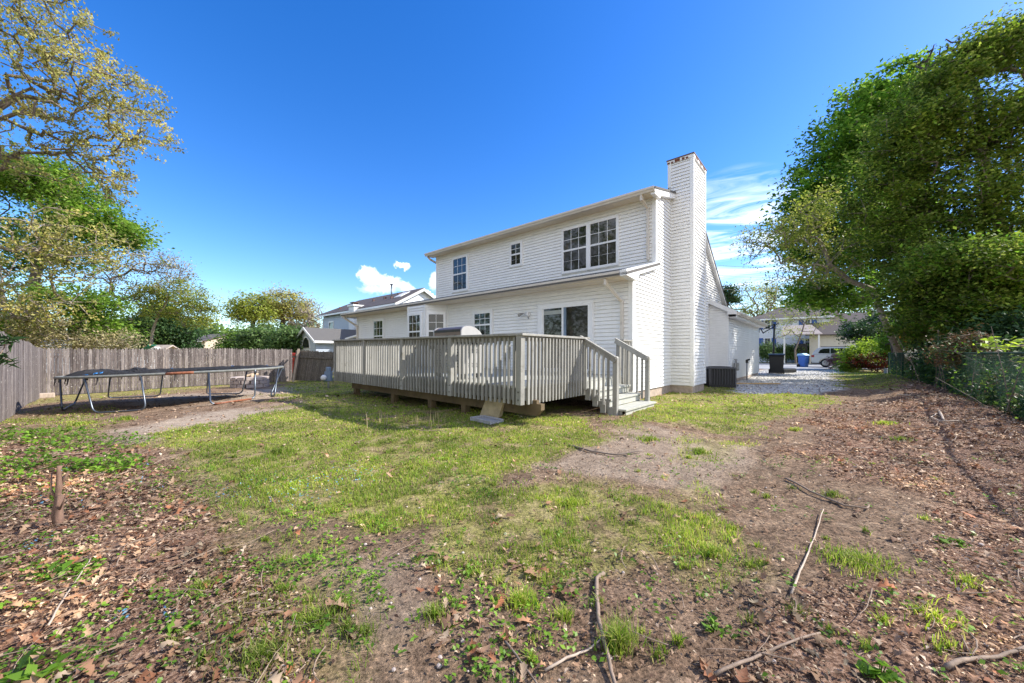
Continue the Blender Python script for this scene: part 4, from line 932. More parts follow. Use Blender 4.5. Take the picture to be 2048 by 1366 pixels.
# blue debris specks
pts = [(300,930),(285,960),(320,985),(100,1090),(250,1240),(340,1240),(60,1095),(130,940),(700,945),(730,958),(650,975),(600,985),(560,1000),(640,1000),(520,960),(440,985),(120,965),(170,1010),(90,1010),(590,960),(680,955),(560,975),(500,1000)]
c = []
for px, py in pts:
    for _ in range(16 if px < 400 else 26): X, Y = G(px+rng.normal(0, 9 if px < 400 else 26), py+rng.normal(0, 4 if px < 400 else 9)); c.append((X, Y, gzs(X, Y)+rng.uniform(.01, .05)))
V, F = leaves(rng, np.array(c), .022, .8, .5, .35); tag(npmesh('blue_plastic_shreds', V, F, M['l_bluebit']), 'small shreds of faded blue plastic scattered through grass and litter', 'debris', kind='stuff')
c = []
for i in range(70): X, Y = G(rng.uniform(700, 2000), rng.uniform(880, 1360)); c.append((X, Y))
m = MB()
for X, Y in c:
    r = rng.uniform(.004, .014); z = gzs(X, Y)+float(bumpz(np.array([X]), np.array([Y]))[0]); m.lathe([(r*.4, 0), (r, r*.35), (r*.8, r*.8), (r*.2, r)], (X, Y, z), 6)
tag(m.obj('pebbles', M['stone']), 'small pale pebbles scattered on bare soil', 'pebbles', kind='stuff')
# ================================================================== TRAMPOLINE
TC = (-9.85, 11.05); TA = math.radians(21)
T_ = empty('trampoline', (TC[0], TC[1], gzs(*TC)), TA, 'long oval trampoline with crumpled black net on bent steel legs before the grey fence', 'trampoline')
tz0 = gzs(*TC)
def tw(a, b): return TC[0]+a*math.cos(TA)-b*math.sin(TA), TC[1]+a*math.sin(TA)+b*math.cos(TA)
SA, SB = 2.50, 1.60
def rimz(a): return .90+.155*a/2.5-.13-tz0-.18
def sup(t, ra, rb, e=2.7): c, s = math.cos(t), math.sin(t); return ra*abs(c)**(2/e)*(1 if c > 0 else -1), rb*abs(s)**(2/e)*(1 if s > 0 else -1)
def zt(a): return (.645+.088*a/2.4)-tz0          # world height of rim .55 left .. .74 right
ring = [sup(t, SA, SB) for t in np.linspace(0, 2*PI, 73)[:-1]]; ring.append(ring[0])
m = MB(); m.tube([(a, b, zt(a)) for a, b in ring], .036, 8, cap=False); m.obj('rim_tube', M['oldrim'], T_, smooth=True)
m = MB(); m.tube([(sup(t, SA, SB)[0], sup(t, SA, SB)[1]-.001, zt(sup(t, SA, SB)[0])+.002) for t in np.linspace(4.75, 4.93, 6)], .0375, 8); m.obj('rust_section', M['rusttube'], T_, smooth=True)
mr = [sup(t, SA-.30, SB-.30) for t in np.linspace(0, 2*PI, 49)[:-1]]
m = MB(); V = [(0, 0, zt(0)-.05)]+[(a, b, zt(a)-.02) for a, b in mr]; m.add(V, [(0, i+1, (i+1) % 48+1) for i in range(48)]); m.obj('jumping_mat', M['mat'], T_)
A = np.array([(*sup(t, SA-.30, SB-.30), 0) for t in np.linspace(0, 2*PI, 81)[:-1]]); B = np.array([(*sup(t, SA-.02, SB-.02), 0) for t in np.linspace(0, 2*PI, 81)[:-1]])
for q in (A, B): q[:, 2] = zt(q[:, 0])-.015
V, F = segs_mesh(A, B, np.full(80, .008), np.full(80, .008), 4); npmesh('springs', V, F, M['galv'], T_)
# crumpled net: heaped folds around far and left side
def netpile(t0, t1, wid, hgt, nm, mat, seed, rr_=(-.25), k=60):
    r = np.random.default_rng(seed); ts = np.linspace(t0, t1, k); V = []; F = []
    nz = 9
    for i, t in enumerate(ts):
        env = min(1, min(i, k-1-i)/4)
        for j in range(nz):
            s = j/(nz-1); a, b = sup(t, SA-.12+rr_-wid*s+.0, SB-.12+rr_-wid*s); hh = hgt*math.sin(PI*s)*env*(.45+.9*float(vnoise(np.array([t*9.]), np.array([s*3.]), 1, seed)[0])+.25*float(vnoise(np.array([t*30.]), np.array([s*9.]), 1, seed+1)[0]))
            V.append((a+r.normal(0, .012), b+r.normal(0, .012), zt(a)+.0+hh))
    for i in range(k-1):
        for j in range(nz-1): F.append((i*nz+j, i*nz+j+1, (i+1)*nz+j+1, (i+1)*nz+j))
    m = MB(); m.add(V, F); return m.obj(nm, mat, T_)
netpile(2.1, 3.95, .75, .13, 'net_heap', M['blacknet'], 5, .05, 90); netpile(.5, 2.2, .45, .075, 'net_heap', M['blacknet'], 6, .05, 90); netpile(3.9, 4.75, .4, .09, 'net_heap', M['blacknet'], 7, .05, 60)
netpile(5.2, 6.6, .35, .05, 'net_heap', M['blacknet'], 9, .05, 60)
for t0, t1, h in ((3.5, 3.9, .035), (4.20, 4.27, .10), (1.75, 1.88, .09), (1.3, 1.36, .08), (.7, .74, .07), (3.98, 4.2, .05), (4.24, 4.34, .09), (2.6, 2.75, .10)): netpile(t0, t1, .07, h, 'blue_trim_strip', M['bluepad'], int(t0*100), -.02, 14)
# legs: (a0,b0)-(a1,b1) foot points in the world, top attachments on the rim
def uleg(p0, p1, t0, t1, mat='galv', rust=False):
    """p0,p1 world foot points; t0,t1 rim parameters"""
    e = MB()
    def loc(p): dx, dy = p[0]-TC[0], p[1]-TC[1]; return Vector((dx*math.cos(-TA)-dy*math.sin(-TA), dx*math.sin(-TA)+dy*math.cos(-TA), gzs(*p)+.035-tz0))
    a, b = loc(p0), loc(p1); ra = Vector((*sup(t0, SA, SB), 0)); ra.z = zt(ra.x); rb = Vector((*sup(t1, SA, SB), 0)); rb.z = zt(rb.x)
    d = (b-a).normalized(); R = .16
    pts = [ra, a+(ra-a).normalized()*R]
    for k in range(1, 5):
        s = k/5; p = (a+(ra-a).normalized()*R)*(1-s)**2+a*2*s*(1-s)+(a+d*R)*s*s; pts.append(p)
    pts.append(a+d*R); pts.append(b-d*R)
    for k in range(1, 5):
        s = k/5; p = (b-d*R)*(1-s)**2+b*2*s*(1-s)+(b+(rb-b).normalized()*R)*s*s; pts.append(p)
    pts += [b+(rb-b).normalized()*R, rb]
    e.tube(pts, .021, 8); o = e.obj('leg', M[mat], T_, smooth=True)
    if rust: m = MB(); m.tube([a+d*R*.6+Vector((0,0,.004)), (a+b)/2+Vector((0,0,.002)), b-d*R*.8], .0255, 8); m.obj('rusty_foot_bar', M['rusttube'], o, smooth=True)
    for q in (ra, rb): m = MB(); m.tube([q+Vector((0,0,.02)), q*1+Vector((0,0,-.14))], .030, 8); m.obj('leg_socket', M[mat], o, smooth=True)
def foot(px, py): return G(px, py)
def tpar(px):  # find near-side rim parameter seen at px
    best = min(np.linspace(PI, 2*PI, 200), key=lambda t: abs(CXP+FPX*tw(*sup(t, SA, SB))[0]/tw(*sup(t, SA, SB))[1]-px)); return float(best)
def tparf(px): return float(min(np.linspace(.02, PI-.02, 200), key=lambda t: abs(CXP+FPX*tw(*sup(t, SA, SB))[0]/tw(*sup(t, SA, SB))[1]-px)))
uleg(foot(187, 829), foot(292, 822), tpar(168), tpar(283)); uleg(foot(421, 812), foot(510, 799), tpar(417), tpar(510), rust=True)
uleg(foot(216, 798), foot(320, 794), tparf(222), tparf(326)); uleg(foot(413, 790), foot(484, 789), tparf(418), tparf(495))
uleg(foot(124, 823), foot(150, 808), 3.32, 2.92); uleg(foot(541, 792), foot(549, 795), .15, 6.18)
for t in (3.2, 3.6, 4.0, 4.35, 4.8, 2.4):
    m = MB(); a, b = sup(t, SA, SB); m.tube([(a, b, zt(a)), (a+.01, b-.03, zt(a)-.10), (a-.01, b-.03, zt(a)-.2)], [.02, .014, .006], 5); m.obj('hanging_strap', M['blacknet'], T_)
# ================================================================== FENCES
def picket_panel(root, p0, p1, h0, h1, parent, mat, width=.1, point=.07, lean=(0, 0), gapdrop=0, seed=0, zb=None, zt_=None, skew=0):
    r = random.Random(seed); m = MB(); p0, p1 = Vector((*p0, 0)), Vector((*p1, 0)); d = p1-p0; L = d.length; d.normalize(); nr = Vector((d.y, -d.x, 0)); s = .0
    org = Vector(root.location)
    while s < L-.02:
        w = width*r.uniform(.85, 1.1); s1 = min(L, s+w); t = (s+s1)/2/L; A = p0+d*s; B = p0+d*s1
        g = gzs((A.x+B.x)/2, (A.y+B.y)/2); zb_ = g+.02 if zb is None else zb[0]*(1-t)+zb[1]*t; top = (h0*(1-t)+h1*t)+(g if zt_ is None else 0)
        if zt_ is not None: top = zt_[0]*(1-t)+zt_[1]*t
        top += r.uniform(-.03, .02); o = nr*r.uniform(-.004, .006); th = nr*.018; ln = Vector((lean[0], lean[1], 0)); sk = d*skew
        dd = d*.004
        prof = [(A+dd, zb_, 0), (B-dd, zb_, 0), (B-dd, top-point, 1), ((B-dd)*.75+(A+dd)*.25, top-point*.25, 1), ((A+B)/2, top, 1), ((A+dd)*.75+(B-dd)*.25, top-point*.25, 1), (A+dd, top-point, 1)]
        f = [p+o+(ln+sk if k else Vector())+Vector((0,0,z))-org for p, z, k in prof]
        m.prism(f, th); s = s1
    return m.obj('picket_panel', mat, parent)
def rails(root, p0, p1, parent, z0s, z1s, mat, off=-.05, lean=(0,0)):
    m = MB(); d = Vector((p1[0]-p0[0], p1[1]-p0[1], 0)).normalized(); nr = Vector((d.y, -d.x, 0)); org = Vector(root.location)
    for za, zb in zip(z0s, z1s): m.bar(Vector((*p0, za))+nr*off+Vector((*lean, 0))*.5-org, Vector((*p1, zb))+nr*off+Vector((*lean, 0))*.5-org, .04, .08)
    m.obj('rail', mat, parent)
def fence(name, label, pts, hs, mat, seed, group=None, postside=-.09, **kw):
    root = empty(name, (pts[0][0], pts[0][1], 0), 0, label, 'fence', group)
    for i in range(len(pts)-1):
        picket_panel(root, pts[i], pts[i+1], hs[i], hs[i+1], root, mat, seed=seed+i, **kw)
        g0, g1 = gzs(*pts[i]), gzs(*pts[i+1]); rails(root, pts[i], pts[i+1], root, (g0+.35, g0+hs[i]-.35), (g1+.35, g1+hs[i+1]-.35), mat, lean=kw.get('lean', (0, 0)))
    for i, p in enumerate(pts):
        d = Vector((pts[min(i+1, len(pts)-1)][0]-pts[max(i-1, 0)][0], pts[min(i+1, len(pts)-1)][1]-pts[max(i-1, 0)][1], 0)).normalized(); nr = Vector((d.y, -d.x, 0))*postside
        g = gzs(*p); m = MB(); c = Vector((nr.x, nr.y, 0)); m.tube([c+Vector((0,0,g-.1)), c+Vector((0,0,g+hs[i]-.12))], .05, 8); m.obj('fence_post', mat, root)
    return root
# back fence: front side faces +x
bp = [(-18.0, 14.1), (-16.1, 16.3), (-14.25, 18.45), (-12.35, 20.65)]
fence('stockade_fence', 'long weathered grey picket fence behind the trampoline', bp[:], [1.86, 1.84, 1.84, 1.82], M['fence'], 3)
fence('stockade_fence', 'tall grey board fence running out of the left edge with a stepped top', [(-6.9, 4.36), (-9.35, 6.5), (-11.75, 8.6), (-14.9, 11.35), (-17.98, 14.05)], [2.0, 1.98, 1.86, 1.86, 1.84], M['fence'], 30, point=.0, width=.12)
# leaning dark fence joining the house, faces -v
fa_ = W(-18.9, -1.55); fb_ = W(-14.3, -1.35)
LF = empty('leaning_fence', (fa_[0], fa_[1], 0), 0, 'dark leaning picket fence between the grey fence and the deck', 'fence')
picket_panel(LF, fa_[:2], fb_[:2], 0, 0, LF, M['fence2'], width=.085, point=.05, lean=(.06, .12), seed=60, zb=(-.34, -.12), zt_=(1.35, 1.26), skew=.30)
rails(LF, fa_[:2], fb_[:2], LF, (.05, 1.0), (.2, .95), M['fence2'])
fp = empty('bare_fence_post', (*W(-18.05, -1.75)[:2], -.35), 0, 'pale bare leaning wooden post propped on the dark leaning fence', 'post')
m = MB(); m.bar((0, 0, 0), (.24, .10, 1.78), .10, .10); m.obj('post_beam', M['post'], fp)
# low block near left corner
m = MB(); m.box(-.33, .33, -.12, .12, 0, .19); o = m.obj('wooden_block', M['post'], bevel=.03); X, Y = G(81, 797); o.location = (X, Y, gzs(X, Y)); o.rotation_euler = (0, 0, .9)
tag(o, 'pale wooden block lying in the corner where the two grey fences meet', 'block')
# green chain link fence on the right
cf = [(5.2, 2.75), (7.75, 5.5), (14.4, 12.75), (16.8, 15.8), (20.2, 19.7)]
CF = empty('chain_link_fence', (cf[0][0], cf[0][1], 0), 0, 'low green coated wire fence along the leafy right boundary', 'fence')
org = Vector(CF.location); HC = 1.2
for i, p in enumerate(cf): g = gzs(*p); m = MB(); m.tube([Vector((p[0], p[1], g-.1))-org, Vector((p[0], p[1], g+HC+.04))-org], .03, 8); m.obj('fence_post', M['greenwire'], CF, smooth=True)
m = MB(); m.tube([Vector((p[0], p[1], gzs(*p)+HC))-org for p in cf], .019, 6, cap=False); m.obj('top_rail', M['greenwire'], CF, smooth=True)
A, B = [], []
cfa = np.array(cf); seg = np.linalg.norm(np.diff(cfa, axis=0), axis=1); cum = np.concatenate([[0], np.cumsum(seg)])
def along(s): return np.array([np.interp(s, cum, cfa[:, 0]), np.interp(s, cum, cfa[:, 1])])
for s in np.arange(-HC, cum[-1], .062):
    for dr in (1, -1):
        a, b = (s, s+HC) if dr > 0 else (s+HC, s); z0, z1 = 0, HC
        if min(a, b) < 0 or max(a, b) > cum[-1]: continue
        pa, pb = along(a), along(b); A.append((*pa, gzs(*pa)+.02)); B.append((*pb, gzs(*pb)+HC))
A, B = np.array(A), np.array(B); V, F = segs_mesh(A-np.array(org), B-np.array(org), np.full(len(A), .0018), np.full(len(A), .0018), 4); npmesh('wire_mesh', V, F, M['greenwire'], CF)
# ================================================================== FIRE PIT
X, Y = G(500, 774); zg = gzs(X, Y)
FP = empty('fire_pit', (X, Y, zg), 0, 'round fire pit of stacked pinkish grey blocks before the grey fence', 'fire pit')
for lay in range(3):
    m = MB(); nb_ = 13
    for i in range(nb_):
        t = (i+.5*(lay % 2))*2*PI/nb_; r = .60; c = (r*math.cos(t), r*math.sin(t)*.95, .08+lay*.155)
        m.obox(c, (math.cos(t)*.12, math.sin(t)*.12, 0), (-math.sin(t)*.138, math.cos(t)*.138, 0), (0, 0, .072))
    m.obj('block_course', M['stone'], FP, bevel=.012)
m = MB(); m.lathe([(.48, 0), (.48, .25), (.0, .28)], (0, 0, 0), 16); m.obj('ash_fill', M['acgrey'], FP)
for i, (dx, dy, an, tl) in enumerate(((-.1, 0, .4, .25), (.12, -.05, 2.2, .35), (.0, .12, 1.2, .1))):
    m = MB(); m.tube([(-.28, 0, 0), (0, .01, .02), (.28, 0, 0)], [.055, .06, .05], 9); o = m.obj('firewood_log', M['wood']); o.location = (X+dx, Y+dy, zg+.40+.06*i); o.rotation_euler = (0, -tl, an)
    tag(o, ('pale firewood log leaning at the left of the fire pit pile', 'firewood log tilted to the right on the fire pit', 'topmost firewood log lying across the fire pit')[i], 'log', 'logs in the fire pit')
# utility pedestal near the deck left end
X, Y = G(657, 776); e = empty('utility_meter_post', (X, Y, gzs(X, Y)), 0, 'short blue grey metal meter post in grass beside the left end of the deck', 'meter')
m = MB(); m.tube([(0,0,-.05), (0,0,.35)], .04); m.obj('stem', M['meter'], e, smooth=True)
m = MB(); m.box(-.13, .13, -.09, .09, .28, .66); m.lathe([(.09, 0), (.10, .02), (.10, .16), (.08, .2)], (0, 0, .64), 14); m.obj('meter_box', M['bluegrey'], e, bevel=.015)
m = MB(); m.lathe([(.10, 0), (.115, -.03), (.09, -.12), (.04, -.13)], (-.13, -.08, .42), 16, 'y'); m.obj('meter_glass', M['white'], e, smooth=True)
X, Y = G(1740, 742); m = MB(); m.box(-.14, .14, -.1, .1, 0, .30); o = m.obj('boundary_stone', M['paver'], bevel=.02); X, Y = G(1775, 747); o.location = (X, Y, gzs(X, Y)); tag(o, 'small upright pale boundary stone in shade left of the leaning trunk', 'stone')
# ================================================================== NEIGHBOUR HOUSE LEFT (same orientation)
def WL(u, v, z=0): return Vector((u, v, z))
NZ = -.4
N = house_root('neighbour_house', 'pale blue two-storey house with brown roof beyond the dark leaning fence')
m = MB(); siding(m, (-36.4, 7.15), (-22.3, 7.15), NZ, 5.0, expo=.15); m.obj('rear_wall', M['bluesiding'], N)
m = MB(); siding(m, (-22.3, 7.15), (-22.3, 12.6), NZ, 6.6, lambda z: (0, 5.45) if z < 5.1 else (max(0, (z-5.15)/.55-.1), 5.45-max(0, (z-5.15)/.55-.1)) , expo=.15); m.obj('gable_wall', M['whitewall'], N)
m = MB(); m.box(-36.3, -22.35, 7.2, 12.5, NZ, 5.0); m.prism([(-22.35, 7.2, 5.0), (-22.35, 9.9, 6.45), (-22.35, 12.5, 5.0)], (-10.5, 0, 0)); m.obj('wall_core', M['bluesiding'], N)
ex, ez = 6.75, 5.11; rv, rz_ = 9.46, 6.62; fx = 13.0; fz = ez
m = MB(); t = .08
for p in ([(-36.9, ex, ez), (-22.0, ex, ez), (-22.0, rv, rz_), (-33.4, rv, rz_)], [(-22.0, fx, ez-.4), (-36.9, fx, ez-.4), (-33.4, rv, rz_), (-22.0, rv, rz_)], [(-36.9, fx, ez-.4), (-36.9, ex, ez), (-33.4, rv, rz_)]):
    m.prism(p, (0, 0, .06))
m.obj('roof', M['shingle2'], N)
m = MB(); m.prism([(-22.0, ex, ez-.2), (-22.0, ex, ez), (-22.0, rv, rz_), (-22.0, fx, ez-.4), (-22.0, fx, ez-.6), (-22.0, rv, rz_-.22)], (.05, 0, 0)); m.box(-36.9, -22.0, ex-.02, ex+.02, ez-.16, ez-.001); m.obj('fascia', M['trim'], N)
m = MB(); m.box(-29.2, -28.2, 6.45, 7.3, NZ, 5.50); co = m.obj('chimney', M['whitewall'], N); m = MB(); m.box(-29.3, -28.1, 6.35, 7.4, 5.38, 5.52); m.obj('chimney_collar', M['trim'], co)
m = MB(); m.box(-28.95, -28.55, 6.6, 7.0, 5.52, 5.72); m.box(-29.1, -28.4, 6.5, 7.1, 5.72, 5.78); m.obj('chimney_cap', M['darkcap'], co)
m = MB(); m.tube([(-25.6, 8.6, 5.6), (-25.6, 8.6, 7.25)], .07); m.tube([(-25.6, 8.6, 7.22), (-25.6, 8.6, 7.32)], .14); m.obj('flue_pipe', M['galv'], N, smooth=True)
m = MB()
for u, v in ((-33.5, 7.6), (-28.0, 8.2), (-26.0, 8.2), (-24.6, 8.0), (-24.6, 8.7)): z = ez+(v-ex)*(rz_-ez)/(rv-ex); m.box(u-.08, u+.08, v-.1, v+.1, z, z+.22)
m.obj('roof_vents', M['darkcap'], N)
m = MB(); q = lambda v: ez+(v-ex)*(rz_-ez)/(rv-ex)+.07
m.prism([(-24.2, 8.0, q(8.0)), (-23.2, 8.0, q(8.0)), (-23.2, 8.9, q(8.9)), (-24.2, 8.9, q(8.9))], (0, 0, .06)); m.obj('skylight', M['trim'], N)
window(0, -34.9, -34.0, 2.9, 4.3, 7.13, 1, 1, parent=N, mat='muntin')
m = MB(); m.tube([(-36.7, 6.7, 5.05), (-36.7, 6.8, 4.9), (-36.42, 7.12, 4.7), (-36.42, 7.12, 1)], .05); m.obj('downspout', M['trim'], N)
# wing with arch window
N2 = empty('wing', (0, 0, 0), 0); N2.parent = N
m = MB(); m.prism([(-28.95, 2.2, NZ), (-25.4, 2.2, NZ), (-25.4, 2.2, 2.2), (-27.15, 2.2, 3.1), (-28.95, 2.2, 2.2)], (0, 5.0, 0)); m.obj('wing_wall', M['bluesiding'], N2)
m = MB(); siding(m, (-28.95, 2.2), (-25.4, 2.2), NZ, 3.0, lambda z: (0, 3.55) if z < 2.2 else ((z-2.2)*1.95, 3.55-(z-2.2)*1.95), expo=.15); siding(m, (-25.4, 2.2), (-25.4, 7.1), NZ, 2.2, expo=.15); m.obj('wing_siding', M['bluesiding'], N2)
m = MB(); m.prism([(-29.3, 1.95, 2.08), (-27.15, 1.95, 3.2), (-25.0, 1.95, 2.08), (-25.0, 1.95, 2.0), (-27.15, 1.95, 3.1), (-29.3, 1.95, 2.0)], (0, 5.3, 0)); m.obj('wing_roof', M['shingle'], N2)
m = MB(); m.prism([(-29.3, 1.9, 1.93), (-29.3, 1.9, 2.1), (-27.15, 1.9, 3.22), (-25.0, 1.9, 2.1), (-25.0, 1.9, 1.93), (-27.15, 1.9, 3.02)], (0, .05, 0)); m.box(-25.05, -24.97, 1.95, 7.1, 1.95, 2.12); m.obj('wing_fascia', M['trim'], N2)
pts = [(-27.95, 1.55)]+[(-27.15+.8*math.cos(t), 1.55+.95*math.sin(t)) for t in np.linspace(PI, 0, 13)]+[(-26.35, 1.55)]
m = MB(); m.prism([(x, 2.17, z) for x, z in pts], (0, -.04, 0)); m.box(-27.95, -26.35, 2.13, 2.17, .2, 1.5); aw = m.obj('arched_window', M['muntin'], N2)
m = MB(); m.quad(*[(-27.15+.68*math.cos(t), 2.12, 1.6+.8*math.sin(t)) for t in np.linspace(0, PI, 13)]); m.quad((-27.85, 2.12, .28), (-27.2, 2.12, .28), (-27.2, 2.12, 1.42), (-27.85, 2.12, 1.42)); m.quad((-27.1, 2.12, .28), (-26.45, 2.12, .28), (-26.45, 2.12, 1.42), (-27.1, 2.12, 1.42)); m.obj('pane', M['glass'], aw)
m = MB(); m.box(-25.38, -25.33, 3.6, 5.2, NZ+.1, 1.55); dw = m.obj('patio_door', M['muntin'], N2); m = MB(); m.quad((-25.32, 3.7, NZ+.2), (-25.32, 4.35, NZ+.2), (-25.32, 4.35, 1.45), (-25.32, 3.7, 1.45)); m.quad((-25.32, 4.45, NZ+.2), (-25.32, 5.1, NZ+.2), (-25.32, 5.1, 1.45), (-25.32, 4.45, 1.45)); m.obj('pane', M['glass'], dw)
m = MB(); m.prism([(-25.0, 4.2, 2.25), (-22.3, 4.2, 2.55), (-22.3, 7.1, 2.95), (-25.0, 7.1, 2.75)], (0, 0, .12)); m.obj('porch_roof', M['trim'], N)
m = MB(); m.prism([(-22.4, 2.4, 1.35), (-21.2, 2.4, 2.0), (-19.9, 2.4, 1.35), (-19.9, 2.4, 1.22), (-21.2, 2.4, 1.85), (-22.4, 2.4, 1.22)], (0, 1.9, 0)); so = m.obj('garden_shed', M['shingle']); 
so.location = (OX, OY, 0); so.rotation_euler = (0, 0, ANG); tag(so, 'dark gabled shed roof peeking over the leaning fence beside the deck', 'shed')
m = MB(); m.prism([(-22.2, 2.55, NZ), (-20.1, 2.55, NZ), (-20.1, 2.55, 1.25), (-21.2, 2.55, 1.85), (-22.2, 2.55, 1.25)], (0, 1.7, 0)); m.obj('shed_wall', M['whitewall'], so)
x, y, _ = W(-16.6, .1); um = empty('closed_patio_umbrella', (x, y, -.2), 0, 'closed maroon patio umbrella behind the dark fence beside the deck', 'umbrella')
m = MB(); m.lathe([(.05, 2.0), (.14, 1.9), (.24, 1.5), (.30, 1.05), (.22, 1.0)], (0, 0, -.05), 9); m.obj('folded_canopy', M['maroon'], um); m = MB(); m.tube([(0,0,0), (0,0,2.02)], .03); m.obj('pole', M['white'], um)
X, Y = (-12.75, 21.7); m = MB(); m.box(-.25, .25, -.2, .2, .7, 1.2); m.box(-.2, .2, -.15, .15, -.4, .7); o = m.obj('red_tank', M['red'], bevel=.05); o.location = (X, Y, 0); tag(o, 'red plastic tank showing through the gap between the two back fences', 'tank')
# far beige house + playset + far grey roof
def simple_house(name, label, loc, rz, w, d, hz, rh, wall, roof, wins=(), mat='muntin', g=None, chimney=None, zb=-.5):
    e = empty(name, loc, rz, label, 'house', g)
    m = MB(); siding(m, (0, 0), (w, 0), zb, hz, expo=.16); m.box(0.02, w-.02, .02, d, zb, hz); siding(m, (w, 0), (w, d), zb, hz, expo=.16); siding(m, (0, d), (0, 0), zb, hz, expo=.16)
    m.prism([(.02, 0, hz), (.02, d/2, hz+rh-.1), (.02, d, hz)], (w-.04, 0, 0)); m.obj('wall', M[wall], e)
    m = MB(); m.prism([(-.4, -.45, hz-.15), (-.4, d/2, hz+rh), (-.4, d+.45, hz-.15), (-.4, d+.45, hz-.25), (-.4, d/2, hz+rh-.1), (-.4, -.45, hz-.25)], (w+.8, 0, 0)); m.obj('roof', M[roof], e)
    m = MB(); m.box(-.4, w+.4, -.50, -.45, hz-.30, hz-.12); m.obj('gutter', M['trim'], e)
    for x0, x1, z0, z1 in wins: window(0, x0, x1, z0, z1, -.01, 2, 2, parent=e, mat=mat)
    return e
a = P(372, 690, 62); simple_house('far_beige_house', 'small beige house with brown roof seen far off above the back fence', (a[0], a[1], 0), -.5, 6.5, 7, 3.3, 1.2, 'beige', 'shingle2', [(3.0, 3.7, 1.9, 2.8), (5.0, 5.7, 1.9, 2.8)])
a = P(60, 690, 30); simple_house('grey_roofed_house', 'grey roofed house mostly hidden in trees above the left fence', (a[0], a[1], 0), -.35, 7.5, 6, 2.0, 1.6, 'bluesiding', 'shingle', [(5.6, 6.2, .9, 1.7)])
a = P(330, 690, 24); e = empty('playset_tower', (a[0], a[1], -.4), -.2, 'wooden playset tower with grey shingled roof above the back fence', 'playset')
m = MB(); m.prism([(-.65, -.6, 1.75), (-.65, 0, 2.13), (-.65, .6, 1.75), (-.65, .6, 1.69), (-.65, 0, 2.05), (-.65, -.6, 1.69)], (1.3, 0, 0)); m.obj('roof', M['stone'], e)
m = MB(); m.prism([(-.22, -.62, 1.84), (0, -.62, 1.99), (.22, -.62, 1.84), (.22, -.62, 1.76), (-.22, -.62, 1.76)], (0, .3, 0)); dr = m.obj('dormer', M['trim'], e); m = MB(); m.box(-.1, .1, -.63, -.62, 1.79, 1.88); m.obj('dormer_opening', M['black'], dr)
m = MB()
for sx in (-.55, .55):
    for sy in (-.5, .5): m.box(sx-.05, sx+.05, sy-.05, sy+.05, 0, 1.7)
m.box(-.55, .55, -.5, .5, .9, .96); m.obj('frame', M['post'], e)
m = MB(); m.prism([(-1.35, -.5, 1.72), (-.66, -.5, 2.10), (-.66, .5, 2.10), (-1.35, .5, 1.72)], (0, 0, .03)); m.obj('green_canopy', M['green'], e)
# ================================================================== HOUSE ACROSS THE STREET
X0 = W(-4.5, 49); E_ = empty('house_across_street', (X0[0], X0[1], 0), ANG, 'white two-storey house with blue shutters across the street', 'house')
def acr(px, py, v=49):
    k = (px-CXP)/FPX; rx = k*UX+UY; ry = k*VX+VY; cu, cv = HX(0, 0); t = (v-cv)/ry; return cu+t*rx+4.5, CAMH-(py-HYP)/FPX*t, t
uA = acr(1506, 700)[0]; uB = acr(1600, 700)[0]; zE = acr(1520, 638)[1]
uC = acr(1660, 700)[0]
uD = acr(1760, 700, 46.5)[0]
m = MB(); siding(m, (uA, 0), (uB+1.0, 0), 0, zE, expo=.16); m.box(uA+.05, uC, .03, 9, 0, zE); m.obj('wall', M['whitewall'], E_)
rzr = acr(1606, 607, 53)[1]
m = MB(); m.prism([(uA-.5, -.5, zE-.1), (uA+3.6, 4.5, rzr), (uB+4.4, 4.5, rzr), (uC+.4, -.5, zE-.1)], (0, 0, .08)); m.prism([(uA-.5, 9.5, zE-.1), (uA-.5, -.5, zE-.1), (uA+3.6, 4.5, rzr)], (0, 0, .08)); m.prism([(uC+.4, 9.5, zE-.1), (uA-.5, 9.5, zE-.1), (uA+3.6, 4.5, rzr), (uB+4.4, 4.5, rzr)], (0, 0, .08)); m.obj('roof', M['shingle2'], E_)
m = MB(); m.box(uA-.5, uC+.4, -.56, -.5, zE-.25, zE-.05); m.obj('gutter', M['trim'], E_)
for px0, px1 in ((1530, 1540), (1611, 1620)):
    a, b = acr(px0, 0)[0], acr(px1, 0)[0]
    for py0, py1 in ((677, 691), (640, 658)):
        z0, z1 = acr(px0, py1)[1], acr(px0, py0)[1]; w = window(0, a+.0, b, z0, z1, -.02, 2, 2, parent=E_)
        for s in (a-.65, b+.2): mm = MB(); mm.box(s, s+.45, -.09, -.02, z0-.05, z1+.05); mm.obj('shutter', M['shutter'], w)
m = MB(); cz = rzr+.6; m.box(uB+.4, uB+1.3, 4.0, 4.9, rzr-.6, cz); m.obj('chimney', M['trim'], E_)
# single storey wing to the right with porch
wz = acr(1690, 668, 46.5)[1]
m = MB(); siding(m, (uB+1.0, -2.5), (uD+3, -2.5), 0, wz, expo=.16); m.box(uB+1.0, uD+3, -2.45, 6, 0, wz); m.obj('wing_wall', M['cream'], E_)
m = MB(); m.prism([(uB+.6, -3.0, wz-.1), (uD+3.4, -3.0, wz-.1), (uD+3.4, 2.2, wz+2.6), (uB+.6, 2.2, wz+2.6)], (0, 0, .1)); m.prism([(uD+3.4, 7, wz-.1), (uB+.6, 7, wz-.1), (uB+.6, 2.2, wz+2.6), (uD+3.4, 2.2, wz+2.6)], (0, 0, .1)); m.obj('wing_roof', M['shingle2'], E_)
m = MB(); m.prism([(uB-1.5, -4.6, wz-.05), (uC-.6, -4.6, wz-.05), (uC-1.6, -2.6, wz+1.1), (uB-1.5, -2.6, wz+1.1)], (0, 0, .08)); m.obj('porch_roof', M['stone'], E_)
